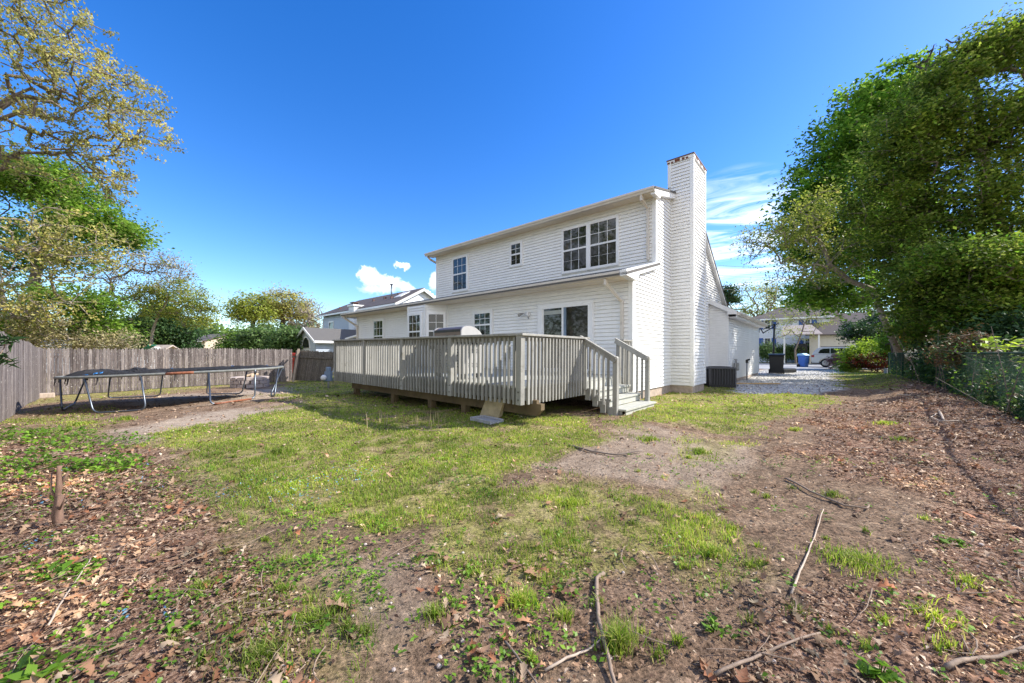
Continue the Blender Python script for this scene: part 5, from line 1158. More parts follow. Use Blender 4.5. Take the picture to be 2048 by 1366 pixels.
m = MB(); m.box(uC-1.0, uC-.85, -4.5, -4.35, 0, wz); m.box(uB-1.3, uB-1.15, -4.5, -4.35, 0, wz); m.obj('porch_post', M['trim'], E_)
m = MB(); m.box(uC-3.2, uC-2.0, -2.58, -2.5, .1, 2.3); m.obj('front_door', M['black'], E_)
a, b = acr(1683, 0, 46.5)[0], acr(1694, 0, 46.5)[0]; w = window(0, a, b, acr(0, 695, 46.5)[1], acr(0, 676, 46.5)[1], -2.53, 2, 3, parent=E_)
for s in (a-.65, b+.2): mm = MB(); mm.box(s, s+.45, -2.6, -2.53, acr(0, 696, 46.5)[1], acr(0, 675, 46.5)[1]); mm.obj('shutter', M['shutter'], w)
# ================================================================== CAR
def car():
    x, y, _ = W(2.45, 31.9); e = empty('passing_suv', (x, y, .03), ANG+.0, 'silver white estate car driving along the street behind the blue recycling bin', 'car')
    # profile along x (rear at 0, nose at 4.7), z
    lower = [(0.05, .35), (0.0, .75), (.05, 1.02), (.35, 1.08), (3.3, 1.05), (3.75, 1.0), (4.5, .82), (4.7, .6), (4.68, .33)]
    def loft(secs, nm, mat, par, w0, w1, z0, z1, bv=.03):
        m = MB(); n = len(secs); V = []
        for s in (-1, 1):
            for x_, z_ in secs: t = min(1, max(0, (z_-z0)/(z1-z0))); V.append((x_, s*(w0*(1-t)+w1*t)/2, z_))
        m.add(V, [tuple(range(n)), tuple(range(n, 2*n))[::-1]]+[(i, n+i, n+(i+1) % n, (i+1) % n) for i in range(n)]); return m.obj(nm, mat, par, bevel=bv)
    # body with wheel arches
    def arch(cx): return [(cx+.40*math.cos(t), .35+.40*math.sin(t)) for t in np.linspace(0, PI, 9)]
    prof = [(0.05, .35), (0.0, .75), (.05, 1.02), (3.3, 1.05), (3.75, 1.0), (4.5, .82), (4.7, .6), (4.68, .33)]+[(p[0], p[1]-.02) for p in arch(3.80)]+[(p[0], p[1]-.02) for p in arch(.92)]
    loft(prof, 'body', M['carpaint'], e, 1.86, 1.76, .35, 1.05, .04)
    loft([(.08, 1.02), (.16, 1.25), (.42, 1.58), (.8, 1.66), (2.2, 1.66), (2.75, 1.50), (3.40, 1.04)], 'cabin', M['carpaint'], e, 1.74, 1.30, 1.02, 1.66, .05)
    for s in (-1, 1):
        for pts in ([(.45, 1.16), (.58, 1.42), (.75, 1.52), (1.18, 1.55), (1.18, 1.14)], [(1.24, 1.14), (1.24, 1.55), (2.02, 1.56), (2.02, 1.12)], [(2.08, 1.12), (2.08, 1.55), (2.45, 1.50), (3.02, 1.12)]):
            m = MB(); V = [(p[0], s*((1.74*(1-(p[1]-1.02)/.64)+1.30*(p[1]-1.02)/.64)/2+.012), p[1]) for p in pts]; m.add(V, [tuple(range(len(V)))]); m.obj('side_window', M['cargls'], e)
        m = MB(); m.tube([(.6, s*.62, 1.70), (2.3, s*.62, 1.70)], .02); m.obj('roof_rail', M['black'], e)
        m = MB(); m.box(.01, .2, s*.87-.03, s*.87+.03, .82, 1.0); m.obj('tail_lamp', M['tail'], e)
        m = MB(); m.box(1.25, 1.45, s*.90-.02, s*.90+.02, .93, .97); m.box(2.1, 2.3, s*.90-.02, s*.90+.02, .93, .97); m.obj('door_handle', M['chrome_dark'], e)
    for cx in (.92, 3.80):
        for s in (-1, 1):
            m = MB(); m.lathe([(.22, -.11), (.33, -.11), (.345, -.06), (.345, .06), (.33, .11), (.22, .11)], (cx, s*.80, .345), 24, 'y'); wh = m.obj('wheel', M['rubber'], e, smooth=True)
            m = MB(); m.lathe([(.03, -.02), (.22, -.01), (.23, .02)], (cx, s*.90, .345), 20, 'y'); m.obj('wheel_rim', M['rim'], wh)
    m = MB(); m.box(.0, 4.6, -.8, .8, .25, .4); m.obj('underbody', M['black'], e)
    return e
car()
# power lines
def wire(name, label, pts, r=.012):
    m = MB(); a = Vector(pts[0]); Q = []
    for i in range(len(pts)-1):
        p, q = Vector(pts[i]), Vector(pts[i+1]); L = (q-p).length
        for k in range(12): t = k/12; w = p*(1-t)+q*t; w.z -= L*.03*4*t*(1-t); Q.append(w-a)
    Q.append(Vector(pts[-1])-a); m.tube(Q, r, 5); o = m.obj(name, M['wire']); o.location = a; return tag(o, label, 'power line')
for k, (y0, y1, lb) in enumerate(((528, 519, 'highest power line crossing the streaky clouds right of the chimney'), (538, 526, 'second power line from the top right of the chimney'), (548, 540, 'third power line right of the chimney'), (575, 567, 'lowest power line right of the chimney above the pine'), (632, 600, 'slack power line in front of the blue shuttered house'))):
    wire('power_line', lb, [P(1330, y0+14, 42), P(1440, y0+3, 44), P(1760, y1-6, 48), P(2050, y1-30, 52)], .018)
for k, (y0, lb) in enumerate(((649, 'upper power line crossing the dark evergreen on the left'), (660, 'middle power line before the dark evergreen on the left'), (667, 'lower power line before the dark evergreen on the left'), (677, 'lowest power line just over the back fence'))):
    wire('power_line', lb, [P(-50, y0+4, 27), P(200, y0, 28), P(420, y0-1, 30), P(640, y0, 32)], .012)
# ================================================================== TREES
def lb(px, py, Y, rx, ry, n, rd=None):
    a = rx/FPX*Y; b = ry/FPX*Y; return (P(px, py, Y), (a, rd if rd else a*.8, b), n)
def gp(px, Y): x = (px-CXP)/FPX*Y; return (x, Y, gzs(x, Y)-.1)
# --- left side
tree('oak_tree', 'near oak with tan catkins reaching in from the top left corner', 'tree',
     [(-17.5, 10.2, -.4), (-17.2, 10.2, 3), (-16.4, 10.2, 5.5), (-15.4, 10.4, 7.5), (-14.3, 10.6, 8.6)],
     [lb(40,40,10,70,60,60,1.5), lb(120,70,10.5,85,60,80,1.5), lb(60,150,10,80,60,70,1.5), lb(190,150,10.5,80,55,80,1.3), lb(60,260,10.5,90,50,76,1.4), lb(180,240,11,95,48,90,1.3), lb(255,190,11,66,38,54,1), lb(280,265,11,60,38,54,1), lb(90,330,11,90,30,40,1.1), lb(205,330,11,60,38,44,.9), lb(235,378,11,34,28,24,.7), lb(165,20,10,34,28,20,.7), lb(0,0,10,80,90,44,1.5)],
     .20, M['l_tan'], M['bark'], 1, leaf=.08, nleaf=20, cl=.095, tipr=.006, upbias=.0, aspect=.65, droop=1.2, crown='catkins', wig=.08, step=.45, zflat=.9)
tree('oak_tree', 'tan budded oak filling the left edge above the grey fence', 'tree',
     [gp(-150, 17), (-24.5, 17, 3), P(-60, 520, 17)],
     [lb(40,470,16,80,40,40), lb(130,455,16.5,70,36,40), lb(190,490,17,70,34,44), lb(60,530,16.5,90,50,56), lb(170,530,17,60,45,50), lb(20,610,16,70,50,60), lb(110,620,17,70,40,50)],
     .35, M['l_tan'], M['barkpale'], 2, leaf=.13, nleaf=15, cl=.24, tipr=.010, upbias=.2, droop=.6, aspect=.65, crown='catkins')
tree('maple_tree', 'bright green maple crown behind the tan oak at left', 'tree',
     [gp(60, 22), P(70, 560, 22), P(90, 460, 22)],
     [lb(20,355,21,60,45,80), lb(100,365,21,70,40,100), lb(160,430,21,65,45,80), lb(215,460,21,50,30,50), lb(265,475,21,32,18,26), lb(100,480,22,90,60,80), lb(20,500,22,60,60,50)],
     .4, M['l_green'], M['bark'], 3, leaf=.20, nleaf=60, cl=.55, tipr=.016)
tree('maple_tree', 'lime green young maple just behind the left part of the back fence', 'tree',
     [gp(150, 19.5), P(150, 640, 19.5), P(160, 600, 19.5)],
     [lb(60,595,19,60,28,50), lb(150,600,19.5,60,30,50), lb(205,615,19.5,50,22,45), lb(120,655,19,90,24,60), lb(215,655,20,60,22,45), lb(20,650,18,50,30,40)],
     .18, M['l_green'], M['bark'], 4, leaf=.17, nleaf=45, cl=.42, tipr=.012, zflat=.35)
tree('bare_shrub', 'dry tan shrub crowding the fence top at the left corner', 'shrub',
     [gp(190, 18.6), P(190, 690, 18.6)], [lb(130,680,18.5,80,22,60), lb(220,680,18.8,60,20,45), lb(60,650,17,50,26,36)],
     .06, M['l_pale'], M['barkpale'], 5, leaf=.13, nleaf=36, cl=.35, tipr=.008)
tree('arching_tree', 'sparse pale tree with long arching limbs over the back fence', 'tree',
     [gp(170, 25), P(185, 640, 25), P(200, 590, 25)],
     [lb(215,540,25,45,30,34), lb(270,530,25,50,25,36), lb(320,515,25.5,50,16,36), lb(350,540,25.5,38,22,30), lb(250,580,25,50,30,34), lb(330,570,25.5,60,18,36), lb(180,520,25,30,40,24)],
     .22, M['l_pale'], M['bark'], 6, leaf=.13, nleaf=24, cl=.42, tipr=.010, zflat=.4, wig=.05)
tree('spreading_oak', 'yellow green oak with grey leaning trunk in front of the dark evergreen', 'tree',
     [gp(296, 25.5), P(305, 665, 25.5), P(318, 630, 25.5), P(335, 600, 25.5)],
     [lb(300,585,25.5,45,22,44), lb(350,580,25.5,50,24,60), lb(400,600,25.5,42,22,50), lb(418,630,26,26,18,28), lb(350,615,25.5,55,22,50), lb(390,645,26,35,14,24), lb(300,620,25.5,40,18,26)],
     .13, M['l_yg'], M['barkpale'], 7, leaf=.14, nleaf=36, cl=.40, tipr=.007, zflat=.3)
tree('evergreen_tree', 'dark conical evergreen behind the back fence', 'tree',
     [gp(322, 29), P(322, 650, 29), P(322, 612, 29)], [lb(322,690,29,62,22,90), lb(325,665,29,55,26,110), lb(325,640,29,40,24,80), lb(322,618,29,22,18,36)],
     .2, M['l_dark'], M['barkdark'], 8, leaf=.22, nleaf=60, cl=.45, tipr=.012, upbias=.1)
tree('bushy_tree', 'mid green bushy tree left of the dark evergreen', 'tree',
     [gp(255, 27), P(255, 670, 27)], [lb(255,680,27,55,24,70), lb(225,660,27,40,24,40), lb(275,655,27,30,26,36)],
     .1, M['l_bush'], M['bark'], 9, leaf=.2, nleaf=55, cl=.5, tipr=.012)
for i, (px, py, rx, ry, n, mt, lbl) in enumerate(((505, 612, 40, 26, 90, 'l_yg', 'round distant oak with olive crown right of the far beige house'), (565, 605, 48, 26, 110, 'l_tan', 'broad distant oak with tan crown left of the bare tree'), (600, 645, 34, 24, 60, 'l_pale', 'distant tan tree behind the green hedge mass'))):
    Y = 48+i*3
    tree('distant_oak', lbl, 'tree', [gp(px, Y), P(px, py+48, Y), P(px+2, py+20, Y)], [lb(px, py, Y, rx, ry, n), lb(px-rx*.5, py+18, Y, rx*.6, ry*.7, n//2), lb(px+rx*.5, py+16, Y, rx*.6, ry*.7, n//2)],
         .45, M[mt], M['barkdark'], 20+i, leaf=.3, nleaf=34, cl=.75, tipr=.03, group=None)
tree('bare_tree', 'nearly leafless pale tree left of the neighbour roof', 'tree', [gp(612, 40), P(612, 660, 40), P(620, 630, 40)], [lb(622,615,40,26,22,70), lb(600,640,40,30,22,44), lb(640,640,40,18,26,30)],
     .3, M['l_pale'], M['barkpale'], 24, leaf=.16, nleaf=6, cl=.4, tipr=.02)
for i, (px, py, rx, ry, n, lbl) in enumerate(((470, 683, 30, 22, 70, 'light green rounded bush by the far beige house'), (520, 680, 42, 24, 110, 'grey green wide bush mass above the back fence centre'), (580, 684, 36, 24, 90, 'grey green bush right behind the end of the back fence'))):
    Y = 34-i*2
    tree('large_bush', lbl, 'bush', [gp(px, Y), P(px, 695, Y)], [lb(px, py, Y, rx, ry, n), lb(px, 705, Y, rx, 14, n//2)], .1, M['l_green' if i == 0 else 'l_bush'], M['bark'], 30+i, leaf=.24, nleaf=60, cl=.55, tipr=.014)
# --- right side
tree('leaning_tree', 'tree with pale leaning trunk and sparse crown reaching left toward the house', 'tree',
     [(18.9, 17.5, -.1), P(1797, 700, 17.3), P(1774, 655, 17.1), P(1760, 615, 17), P(1744, 580, 17), P(1700, 562, 17), P(1660, 530, 17), P(1638, 480, 17)],
     [lb(1610,450,17,50,40,60), lb(1560,470,17,50,40,34), lb(1620,510,17,60,35,44), lb(1520,470,17,40,32,20), lb(1500,500,17,26,30,12), lb(1640,400,17,45,25,36), lb(1700,500,17.5,60,40,40), lb(1650,555,17.5,50,22,26), lb(1585,545,17,40,22,20)],
     .17, M['l_yg'], M['barkpale'], 40, leaf=.115, nleaf=26, cl=.36, tipr=.008, wig=.1)
tree('maple_tree', 'tall rounded maple with bright edge behind the leaning trunk', 'tree',
     [(24.6, 21.5, -.1), P(1860, 560, 21), P(1810, 460, 21)],
     [lb(1680,290,21,60,45,70), lb(1640,360,21,45,45,60), lb(1605,430,21,38,45,50), lb(1730,225,21,60,36,70), lb(1790,175,21,60,36,70), lb(1780,320,21,90,80,110), lb(1700,420,21,90,80,110), lb(1650,500,21,70,50,70), lb(1690,590,21,60,40,56), lb(1620,590,21,34,28,36), lb(1850,200,21.5,80,60,80), lb(1740,500,22,80,70,70), lb(1800,430,18.5,55,45,80), lb(1770,470,17.5,40,40,50)],
     .32, M['l_maple'], M['bark'], 41, leaf=.25, nleaf=52, cl=.62, tipr=.014, zflat=.35, upbias=1.0, surf=.35)
tree('locust_tree', 'tall olive green tree filling the upper right corner', 'tree',
     [(19.2, 13.6, -.1), P(1990, 420, 13.8), P(1960, 260, 14)],
     [lb(1890,165,14,55,40,80), lb(1970,115,14,60,45,90), lb(2050,80,14,70,50,100), lb(1840,240,14,70,50,100), lb(1950,260,14,90,75,150), lb(2060,260,13.6,80,90,150), lb(1795,320,14.5,75,60,110), lb(1920,390,14,90,85,150), lb(2040,420,13.6,80,90,150), lb(1765,410,15,75,60,110), lb(1850,480,14.5,80,60,120), lb(1990,520,14,100,60,130), lb(2120,200,13.5,60,120,80), lb(1790,500,16,50,50,70), lb(1840,570,16.3,50,40,70)],
     .26, M['l_olive'], M['bark'], 42, leaf=.145, nleaf=46, cl=.42, tipr=.008, zflat=.28, upbias=1.0, surf=.2, extra=[('brighter_leaves', M['l_green'], .35, 16, .14)])  # extra set: brighter green leaves on a random share of twig ends
tree('locust_tree', 'shorter olive green tree behind the fence at the right edge', 'tree',
     [(17.2, 11.8, -.1), P(2060, 580, 11.6)],
     [lb(1880,540,12.5,75,50,110), lb(1970,530,12,80,50,120), lb(2060,540,11.8,70,60,120), lb(1820,590,13.5,75,42,100), lb(1920,610,12.5,80,40,110), lb(2040,620,11.8,70,45,110), lb(1850,650,14.5,60,30,80), lb(1990,670,12.3,80,24,90)],
     .16, M['l_olive'], M['bark'], 43, leaf=.13, nleaf=46, cl=.38, tipr=.007, zflat=.28, upbias=.9, surf=.2, extra=[('darker_leaves', M['l_maple'], .45, 20, .14)])
tree('fence_bramble', 'tangled green bramble spilling over the wire fence at the far right', 'shrub',
     [(9.6, 7.2, -.05), (9.7, 7.2, .4)], [((10.9,8.2,.6),(.9,.4,.5),60), ((9.5,6.8,.5),(.7,.35,.45),50), ((12.3,9.8,.7),(.8,.4,.6),50), ((13.7,11.3,.8),(.7,.5,.6),50), ((8.5,5.8,.45),(.5,.35,.4),36), ((11.2,9.0,1.25),(1.0,.5,.25),44), ((14.8,12.7,.8),(.6,.5,.6),40)],
     .015, M['l_dark'], M['bark'], 56, leaf=.075, nleaf=26, cl=.17, tipr=.003, zflat=.6, extra=[('rusty_leaves', M['l_rusty'], .4, 14, .07), ('fresh_leaves', M['l_maple'], .4, 12, .075)])
tree('dead_branches_tree', 'bare dark twisted branches sticking out at the top right skyline', 'tree',
     [(18.6, 14.9, -.1), P(1975, 300, 15), P(1950, 170, 15)], [lb(1880,115,15,45,28,46), lb(1955,80,15,38,26,34), lb(2020,60,15,30,26,24)], .16, M['barkdark'], M['barkdark'], 44, leaf=.05, nleaf=4, cl=.08, tipr=.018, crown='cones', wig=.2, step=.4)
tree('rhododendron', 'dark green rhododendron mass behind the green wire fence', 'shrub',
     [(18.9, 15.6, -.1), P(1900, 690, 15.6)], [lb(1860,640,18.5,40,30,80), lb(1910,640,15.5,60,30,110), lb(1970,650,14,60,26,90), lb(1900,690,15.5,50,26,80), lb(1840,670,19,34,22,60)],
     .08, M['l_dark'], M['barkdark'], 45, leaf=.16, nleaf=60, cl=.34, aspect=.35, tipr=.008, upbias=.3)
tree('understory_thicket', 'dark thicket filling the gap behind the wire fence at the right edge', 'shrub',
     [(16.5, 10.2, -.1), P(2040, 690, 10.6)], [lb(2000,700,11,70,40,110), lb(2080,680,10.5,60,60,90), lb(1940,720,11.5,60,34,90), lb(2100,740,8.5,60,60,80), lb(2000,760,10.3,60,36,110), lb(1940,745,11.8,50,30,90), lb(2070,790,8.6,50,40,110), lb(1890,735,13.6,34,22,60)],
     .08, M['l_dark'], M['barkdark'], 46, leaf=.14, nleaf=55, cl=.34, tipr=.008, extra=[('fresh_leaves', M['l_green'], .35, 14, .09)])
tree('orange_maple', 'small yellow and orange leaved bush left of the wire fence beside the trunk', 'shrub',
     [gp(1862, 16.6), P(1862, 710, 16.6)], [lb(1862,690,16.6,24,22,46), lb(1838,672,17.6,22,14,30), lb(1882,668,16,20,12,24)],
     .04, M['l_orange'], M['bark'], 47, leaf=.12, nleaf=34, cl=.25, tipr=.006)
tree('azalea', 'red flowering azalea in shade beyond the leaning trunk', 'shrub',
     [gp(1755, 23), P(1755, 735, 23)], [lb(1755,722,23,50,14,80), lb(1720,728,23.5,24,8,26)], .05, M['l_red'], M['barkdark'], 48, leaf=.13, nleaf=36, cl=.22, tipr=.006)
tree('lime_bush', 'bright lime green bush in sun left of the red azalea', 'shrub',
     [gp(1700, 24), P(1700, 730, 24)], [lb(1714,716,24,24,18,80), lb(1738,702,24.5,26,18,60), lb(1694,734,24,12,7,20)], .05, M['l_lime'], M['bark'], 49, leaf=.16, nleaf=40, cl=.28, tipr=.006)
tree('pink_shrub', 'small pink blooming shrub hiding the front of the car', 'shrub',
     [gp(1660, 27), P(1660, 735, 27)], [lb(1668,722,27,11,13,36), lb(1684,715,27,14,10,26)], .03, M['l_pink'], M['barkpale'], 50, leaf=.13, nleaf=24, cl=.2, tipr=.006)
tree('lilac_tree', 'dark leaved lilac with pale purple flowers above the red azalea', 'tree',
     [gp(1765, 27), P(1765, 690, 27)], [lb(1745,660,27,50,22,80), lb(1720,668,26,24,14,36), lb(1775,640,27,40,20,60), lb(1775,685,27,46,16,50)], .08, M['l_dark'], M['barkdark'], 51, leaf=.18, nleaf=46, cl=.35, tipr=.009, extra=[('flowers', M['l_lilac'], .45, 14, .12)])
tree('dark_shrub', 'shaded green shrub between the lilac and the orange bush', 'shrub',
     [gp(1785, 21), P(1785, 700, 21)], [lb(1785,690,22,26,26,50), lb(1840,660,22,44,30,80)], .06, M['l_maple'], M['barkdark'], 52, leaf=.16, nleaf=46, cl=.3, tipr=.008)
# near second trunk with rusty tuft
cx, cy = 11.3, 9.05
tree('vine_wrapped_tree', 'short leaning vine wrapped trunk with rusty needle tuft at the wire fence', 'tree',
     [(11.0, 8.95, -.05), (11.1, 8.95, .25), (11.45, 9.0, .75), (11.5, 9.0, 1.2), (11.4, 9.0, 1.7)], [((11.0, 9.0, 1.15), (.45, .4, .35), 46), ((11.2, 9.1, 1.5), (.5, .4, .2), 24)],
     .11, M['l_rusty'], M['barkpale'], 53, leaf=.10, nleaf=30, cl=.16, aspect=.18, tipr=.004, step=.2, droop=.4)
tree('broadleaf_sprig', 'sprig of large bright green leaves on bare twigs at the right edge', 'plant',
     [(11.0, 7.0, 1.35), (10.2, 7.2, 1.32), (9.6, 7.4, 1.32)], [((9.85, 7.3, 1.38), (.5, .25, .10), 16), ((10.1, 7.2, 1.1), (.4, .25, .1), 10)], .012, M['l_lime'], M['stickpale'], 54, leaf=.19, nleaf=3, cl=.10, aspect=.35, tipr=.004, step=.15, upbias=1.2)
tree('broadleaf_sprig', 'dark green leaf sprig poking in at the left edge over the fence', 'plant',
     [(-9.0, 6.0, 1.5), (-8.6, 6.0, 1.42), (-8.35, 6.05, 1.35)], [((-8.38, 6.05, 1.38), (.14, .1, .10), 9), ((-8.42, 6.05, 1.08), (.12, .1, .06), 7)], .01, M['l_dark'], M['stick'], 55, leaf=.20, nleaf=4, cl=.07, aspect=.22, tipr=.003, step=.1)
rngv = np.random.default_rng(5)
# slim stems and vines by the wire fence
m = MB(); org = Vector((12.5, 11.2, 0))
for i in range(34):
    s = rngv.uniform(4, cum[-1]-3); p = along(s)+rngv.normal(0, .18, 2); g = gzs(*p); h = rngv.uniform(.5, 1.9); l = rngv.normal(0, .3, 2)
    m.tube([Vector((p[0], p[1], g))-org, Vector((p[0]+l[0]*.4, p[1]+l[1]*.4, g+h*.5))-org, Vector((p[0]+l[0], p[1]+l[1], g+h))-org], [.009, .007, .004], 5)
tag(m.obj('vine_stems', M['bark']), 'bare vine stems tangled along the green wire fence', 'vines', kind='stuff').location = org
n = 8000; s = rngv.uniform(3, cum[-1], n); c = np.array([along(a) for a in s])+rngv.normal(0, .12, (n, 2))*1.0; z = gz(c[:, 0], c[:, 1])+np.abs(rngv.normal(0, .38, n))*np.clip(1.15-fbm(c[:, 0], c[:, 1], .6, 7)*.6, 0, 1); c[:, 0] += .22; c[:, 1] -= .05
V, F = leaves(rngv, np.stack([c[:, 0], c[:, 1], z], 1), .075, .4, .4, .6); tag(npmesh('fence_ivy', V, F, M['l_green']), 'green ivy leaves growing through the foot of the wire fence', 'ivy', kind='stuff')
# --- across the street
tree('street_tree', 'slender multi stemmed tree with thin spring leaves before the blue shuttered house', 'tree',
     [gp(1592, 38), P(1590, 700, 38), P(1600, 675, 38), P(1608, 650, 38)], [lb(1600,620,38,44,24,50), lb(1560,640,38,34,22,36), lb(1640,640,38,28,20,30), lb(1580,670,38,44,18,36), lb(1620,600,38,34,18,30)], .10, M['l_yg'], M['bark'], 60, leaf=.14, nleaf=14, cl=.4, tipr=.008, zflat=.4, wig=.06)
for i, (px, rx, lbl) in enumerate(((1535, 17, 'clipped green hedge bush behind the basketball pole'), (1572, 20, 'clipped green hedge bush under the street tree'), (1606, 18, 'clipped green hedge bush with lighter top left of the car'))):
    tree('hedge_bush', lbl, 'bush', [gp(px, 44.5), P(px, 714, 44.5)], [lb(px, 705, 44.5, rx, 14, 70, 1.2)], .05, M['l_bush' if i != 2 else 'l_green'], M['bark'], 62+i, leaf=.2, nleaf=55, cl=.4, tipr=.01)
for i, (px, py, rx, ry, n, mt, lbl) in enumerate(((1505, 600, 50, 34, 90, 'l_yg', 'tall thin yellow green tree far behind the garage roof'), (1570, 590, 55, 34, 100, 'l_tan', 'tan and green spring tree behind the blue shuttered house'), (1640, 585, 50, 36, 90, 'l_yg', 'yellow green tree above the porch of the house across the street'), (1720, 590, 60, 40, 90, 'l_olive', 'olive tree far behind the lilac'), (1800, 600, 70, 40, 80, 'l_olive', 'large olive tree far behind the right trees'))):
    Y = 68+i*2
    tree('background_tree', lbl, 'tree', [gp(px, Y), P(px, 670, Y), P(px+3, 630, Y)], [lb(px, py, Y, rx, ry, n), lb(px, py+45, Y, rx, 26, n//2)], .4, M[mt], M['bark'], 70+i, leaf=.32, nleaf=26, cl=1.0, tipr=.035)
tree('pine_tree', 'dark flat topped pine showing just above the garage roof', 'tree', [gp(1453, 50), P(1453, 640, 50), P(1455, 590, 50)], [lb(1455,583,50,18,9,36), lb(1448,600,50,14,7,20), lb(1465,598,50,16,7,20)], .22, M['l_dark'], M['barkdark'], 78, leaf=.3, nleaf=30, cl=.4, tipr=.03)
# far woods all round, close the horizon
r = np.random.default_rng(3); n = 60000; th = r.uniform(-1.25, 1.25, n); d = r.uniform(95, 150, n); hgt = (4+7*fbm(th*20, d*0, 1, 15))
x = np.sin(th)*d; y = np.cos(th)*d; z = r.uniform(0, 1, n)**.7*hgt-.5; V, F = leaves(r, np.stack([x, y, z], 1), 1.1, .3, .5, .7)
tag(npmesh('distant_woods', V, F, M['l_bush']), 'low band of far green woods along the horizon', 'woods', kind='stuff')
# --- trees standing behind the viewer (seen mirrored in the windows)
for i, (x, y, s, mt, lbl) in enumerate(((-21, 3.5, 1.0, 'l_olive', 'tall olive oak beyond the left fence, mirrored in the big upper windows'), (-25, -3, 1.2, 'l_tan', 'tallest tan oak left of the viewpoint, mirrored in upper panes'), (-17.5, -4.5, .85, 'l_green', 'green tree left of the viewpoint, mirrored in the sliding door'),
        (-12, -10, 1.0, 'l_yg', 'yellow green tree standing behind the viewpoint'), (-23, 9, .9, 'l_olive', 'olive tree beyond the left fence corner, mirrored in the left windows'), (2, -13, 1.0, 'l_maple', 'dark maple standing right behind the viewpoint'))):
    tree('backyard_tree', lbl, 'tree',
         [(x, y, -.4), (x+.3, y, 4*s), (x, y+.2, 8*s)], [((x, y, 11*s), (3.2, 3.0, 3.2), 90), ((x-2, y, 7.5*s), (2.4, 2.6, 2.2), 60), ((x+2, y, 7.8*s), (2.4, 2.6, 2.2), 60), ((x, y+2, 4*s), (3, 2.6, 1.8), 50), ((x, y, 1.2), (3, 3, 1.4), 50)], .3, M[mt], M['barkpale'], 90+i, leaf=.26, nleaf=34, cl=.6, tipr=.02)
# ================================================================== LIGHT, SKY, CAMERA
SUNEL = math.radians(37.4); SAZ = math.atan2(.106, .995)      # direction to the sun in x,y
sd_ = Vector((math.cos(SAZ)*math.cos(SUNEL), math.sin(SAZ)*math.cos(SUNEL), math.sin(SUNEL)))
L = bpy.data.lights.new('sun', 'SUN'); L.energy = 3.9; L.angle = math.radians(.55); L.color = (1, .945, .85)
lo = bpy.data.objects.new('sun', L); COL.objects.link(lo); lo.rotation_euler = sd_.to_track_quat('Z', 'Y').to_euler()
wd = bpy.data.worlds.new('World'); C.world = wd; wd.use_nodes = True; n = wd.node_tree; bg = n.nodes['Background']
sky = n.nodes.new('ShaderNodeTexSky'); sky.sky_type = 'NISHITA'; sky.sun_disc = False; sky.sun_elevation = SUNEL; sky.sun_rotation = math.pi/2-SAZ
sky.air_density = 1.0; sky.dust_density = .3; sky.ozone_density = 3.0; sky.altitude = 0
hs = n.nodes.new('ShaderNodeHueSaturation'); hs.inputs['Saturation'].default_value = 1.36; hs.inputs['Value'].default_value = .9; hs.inputs['Hue'].default_value = .513; n.links.new(sky.outputs[0], hs.inputs['Color'])
tc = n.nodes.new('ShaderNodeTexCoord')
def vm(op, a, b=None):
    v = n.nodes.new('ShaderNodeVectorMath'); v.operation = op
    for i, x in enumerate((a, b)):
        if x is None: continue
        if isinstance(x, tuple): v.inputs[i].default_value = x
        else: n.links.new(x, v.inputs[i])
    return v
def mt_(op, a, b=0, clamp=False):
    v = n.nodes.new('ShaderNodeMath'); v.operation = op; v.use_clamp = clamp
    for i, x in enumerate((a, b)):
        if isinstance(x, (int, float)): v.inputs[i].default_value = x
        else: n.links.new(x, v.inputs[i])
    return v.outputs[0]
def pdir(px, py): v = Vector(((px-CXP)/FPX, 1, -(py-HYP)/FPX)); v.normalize(); return v
def wn(scale, detail, rough=.6, sc=(1,1,1), rot=(0,0,0), dist=0):
    t = n.nodes.new('ShaderNodeTexNoise'); t.inputs['Scale'].default_value = scale; t.inputs['Detail'].default_value = detail; t.inputs['Roughness'].default_value = rough; t.inputs['Distortion'].default_value = dist
    mp = n.nodes.new('ShaderNodeMapping'); mp.inputs['Scale'].default_value = sc; mp.inputs['Rotation'].default_value = rot; n.links.new(tc.outputs['Generated'], mp.inputs[0]); n.links.new(mp.outputs[0], t.inputs['Vector']); return t
col = hs.outputs['Color']
nz = wn(30, 8, .68); nz2 = vm('SUBTRACT', nz.outputs['Color'], (.5,.5,.5)); nzs = vm('SCALE', nz2.outputs[0]); nzs.inputs['Scale'].default_value = .05
dirw = vm('ADD', tc.outputs['Generated'], nzs.outputs[0])
acc = None; accs = None
for px, py, rx, ry in ((742, 556, 25, 18), (780, 566, 32, 15), (728, 546, 14, 10), (812, 575, 20, 12), (803, 531, 16, 8), (872, 562, 18, 18), (762, 580, 46, 9)):
    c = pdir(px, py); e1 = Vector((c.y, -c.x, 0)).normalized(); e2 = c.cross(e1)
    df = vm('SUBTRACT', dirw.outputs[0], tuple(c)); sc_ = 1/FPX/ (1+((px-CXP)/FPX)**2)**.5
    a = mt_('DIVIDE', vm('DOT_PRODUCT', df.outputs[0], tuple(e1)).outputs['Value'], rx*sc_*.85); b = mt_('DIVIDE', vm('DOT_PRODUCT', df.outputs[0], tuple(e2)).outputs['Value'], ry*sc_)
    q = mt_('SUBTRACT', 1.0, mt_('ADD', mt_('MULTIPLY', a, a), mt_('MULTIPLY', b, b))); acc = q if acc is None else mt_('MAXIMUM', acc, q)
cm = n.nodes.new('ShaderNodeMapRange'); n.links.new(acc, cm.inputs[0]); cm.inputs[1].default_value = -.28; cm.inputs[2].default_value = .85
sep = n.nodes.new('ShaderNodeSeparateXYZ'); n.links.new(dirw.outputs[0], sep.inputs[0])
zt0 = pdir(790, 592).z; zt1 = pdir(790, 555).z
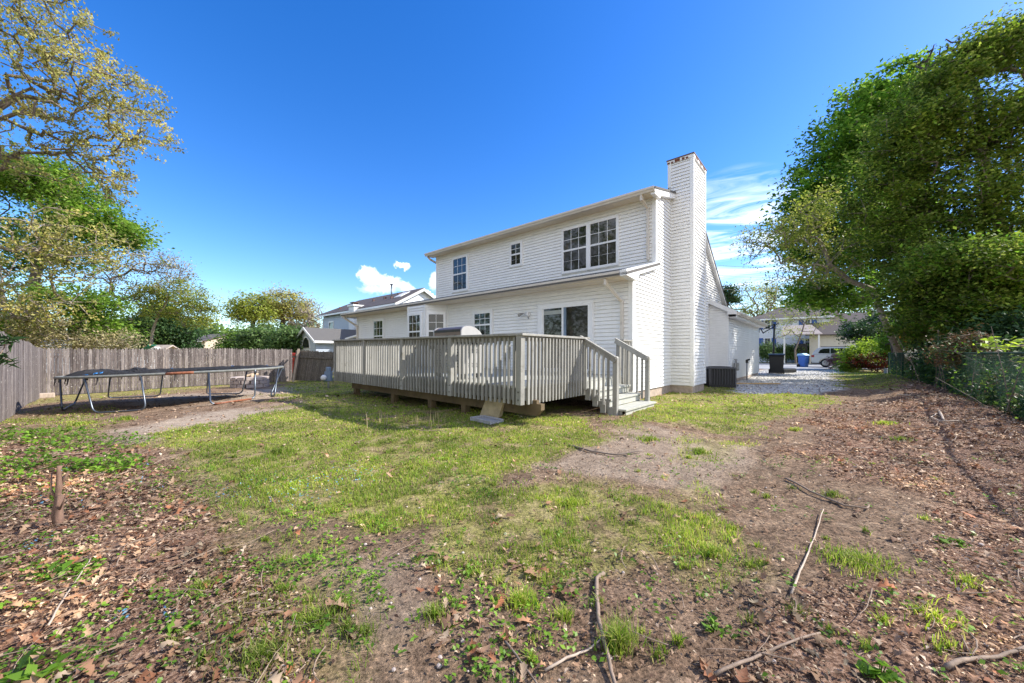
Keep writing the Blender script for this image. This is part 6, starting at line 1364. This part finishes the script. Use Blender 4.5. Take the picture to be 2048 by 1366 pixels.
cb = n.nodes.new('ShaderNodeMapRange'); n.links.new(sep.outputs[2], cb.inputs[0]); cb.inputs[1].default_value = zt0; cb.inputs[2].default_value = zt1
CLW = 6.2
cr = n.nodes.new('ShaderNodeValToRGB'); cr.color_ramp.elements[0].color = (.42, .55, .82, 1); cr.color_ramp.elements[1].color = (1, 1, 1, 1); n.links.new(cb.outputs[0], cr.inputs[0])
cs = vm('SCALE', cr.outputs[0]); cs.inputs['Scale'].default_value = CLW
m1 = n.nodes.new('ShaderNodeMix'); m1.data_type = 'RGBA'; n.links.new(cm.outputs[0], m1.inputs[0]); n.links.new(col, m1.inputs[6]); n.links.new(cs.outputs[0], m1.inputs[7])
# cirrus streaks low on the right
ci = wn(5.5, 8, .62, (1, 1, 5.5), (.25, -.35, 0), .8); cd = pdir(1470, 500); dd = vm('DOT_PRODUCT', tc.outputs['Generated'], tuple(cd)).outputs['Value']
rg = n.nodes.new('ShaderNodeMapRange'); n.links.new(dd, rg.inputs[0]); rg.inputs[1].default_value = .984; rg.inputs[2].default_value = .998
cirr = n.nodes.new('ShaderNodeMapRange'); n.links.new(ci.outputs['Fac'], cirr.inputs[0]); cirr.inputs[1].default_value = .40; cirr.inputs[2].default_value = .60
cf_ = mt_('MULTIPLY', mt_('MULTIPLY', rg.outputs[0], cirr.outputs[0]), .85)
m2 = n.nodes.new('ShaderNodeMix'); m2.data_type = 'RGBA'; n.links.new(cf_, m2.inputs[0]); n.links.new(m1.outputs[2], m2.inputs[6]); m2.inputs[7].default_value = (CLW*.9, CLW*.95, CLW, 1)
# unseen broken cloud added behind the viewer to brighten the shaded walls
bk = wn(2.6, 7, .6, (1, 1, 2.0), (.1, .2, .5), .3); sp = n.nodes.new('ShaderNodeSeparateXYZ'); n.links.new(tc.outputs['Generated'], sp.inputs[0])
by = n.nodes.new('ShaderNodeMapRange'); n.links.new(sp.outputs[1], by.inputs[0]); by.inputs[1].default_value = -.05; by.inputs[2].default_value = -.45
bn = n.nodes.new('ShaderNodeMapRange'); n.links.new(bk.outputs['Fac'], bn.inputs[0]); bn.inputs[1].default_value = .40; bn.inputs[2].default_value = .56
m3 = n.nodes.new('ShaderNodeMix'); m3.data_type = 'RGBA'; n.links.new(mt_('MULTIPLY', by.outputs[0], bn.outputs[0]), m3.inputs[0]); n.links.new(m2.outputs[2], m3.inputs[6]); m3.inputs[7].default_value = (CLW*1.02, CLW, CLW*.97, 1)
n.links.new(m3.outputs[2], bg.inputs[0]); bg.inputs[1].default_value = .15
cd_ = bpy.data.cameras.new('camera'); co_ = bpy.data.objects.new('camera', cd_); COL.objects.link(co_); C.camera = co_
co_.location = (0, 0, CAMH); co_.rotation_euler = (PI/2, 0, 0); cd_.sensor_width = 36; cd_.lens = FPX/2048*36; cd_.shift_y = (HYP-683)/2048; cd_.clip_start = .05; cd_.clip_end = 2000
C.view_settings.view_transform = 'Standard'; C.view_settings.look = 'None'; C.view_settings.exposure = 1.08; C.view_settings.gamma = 1
C.cycles.max_bounces = 6; C.cycles.transparent_max_bounces = 4
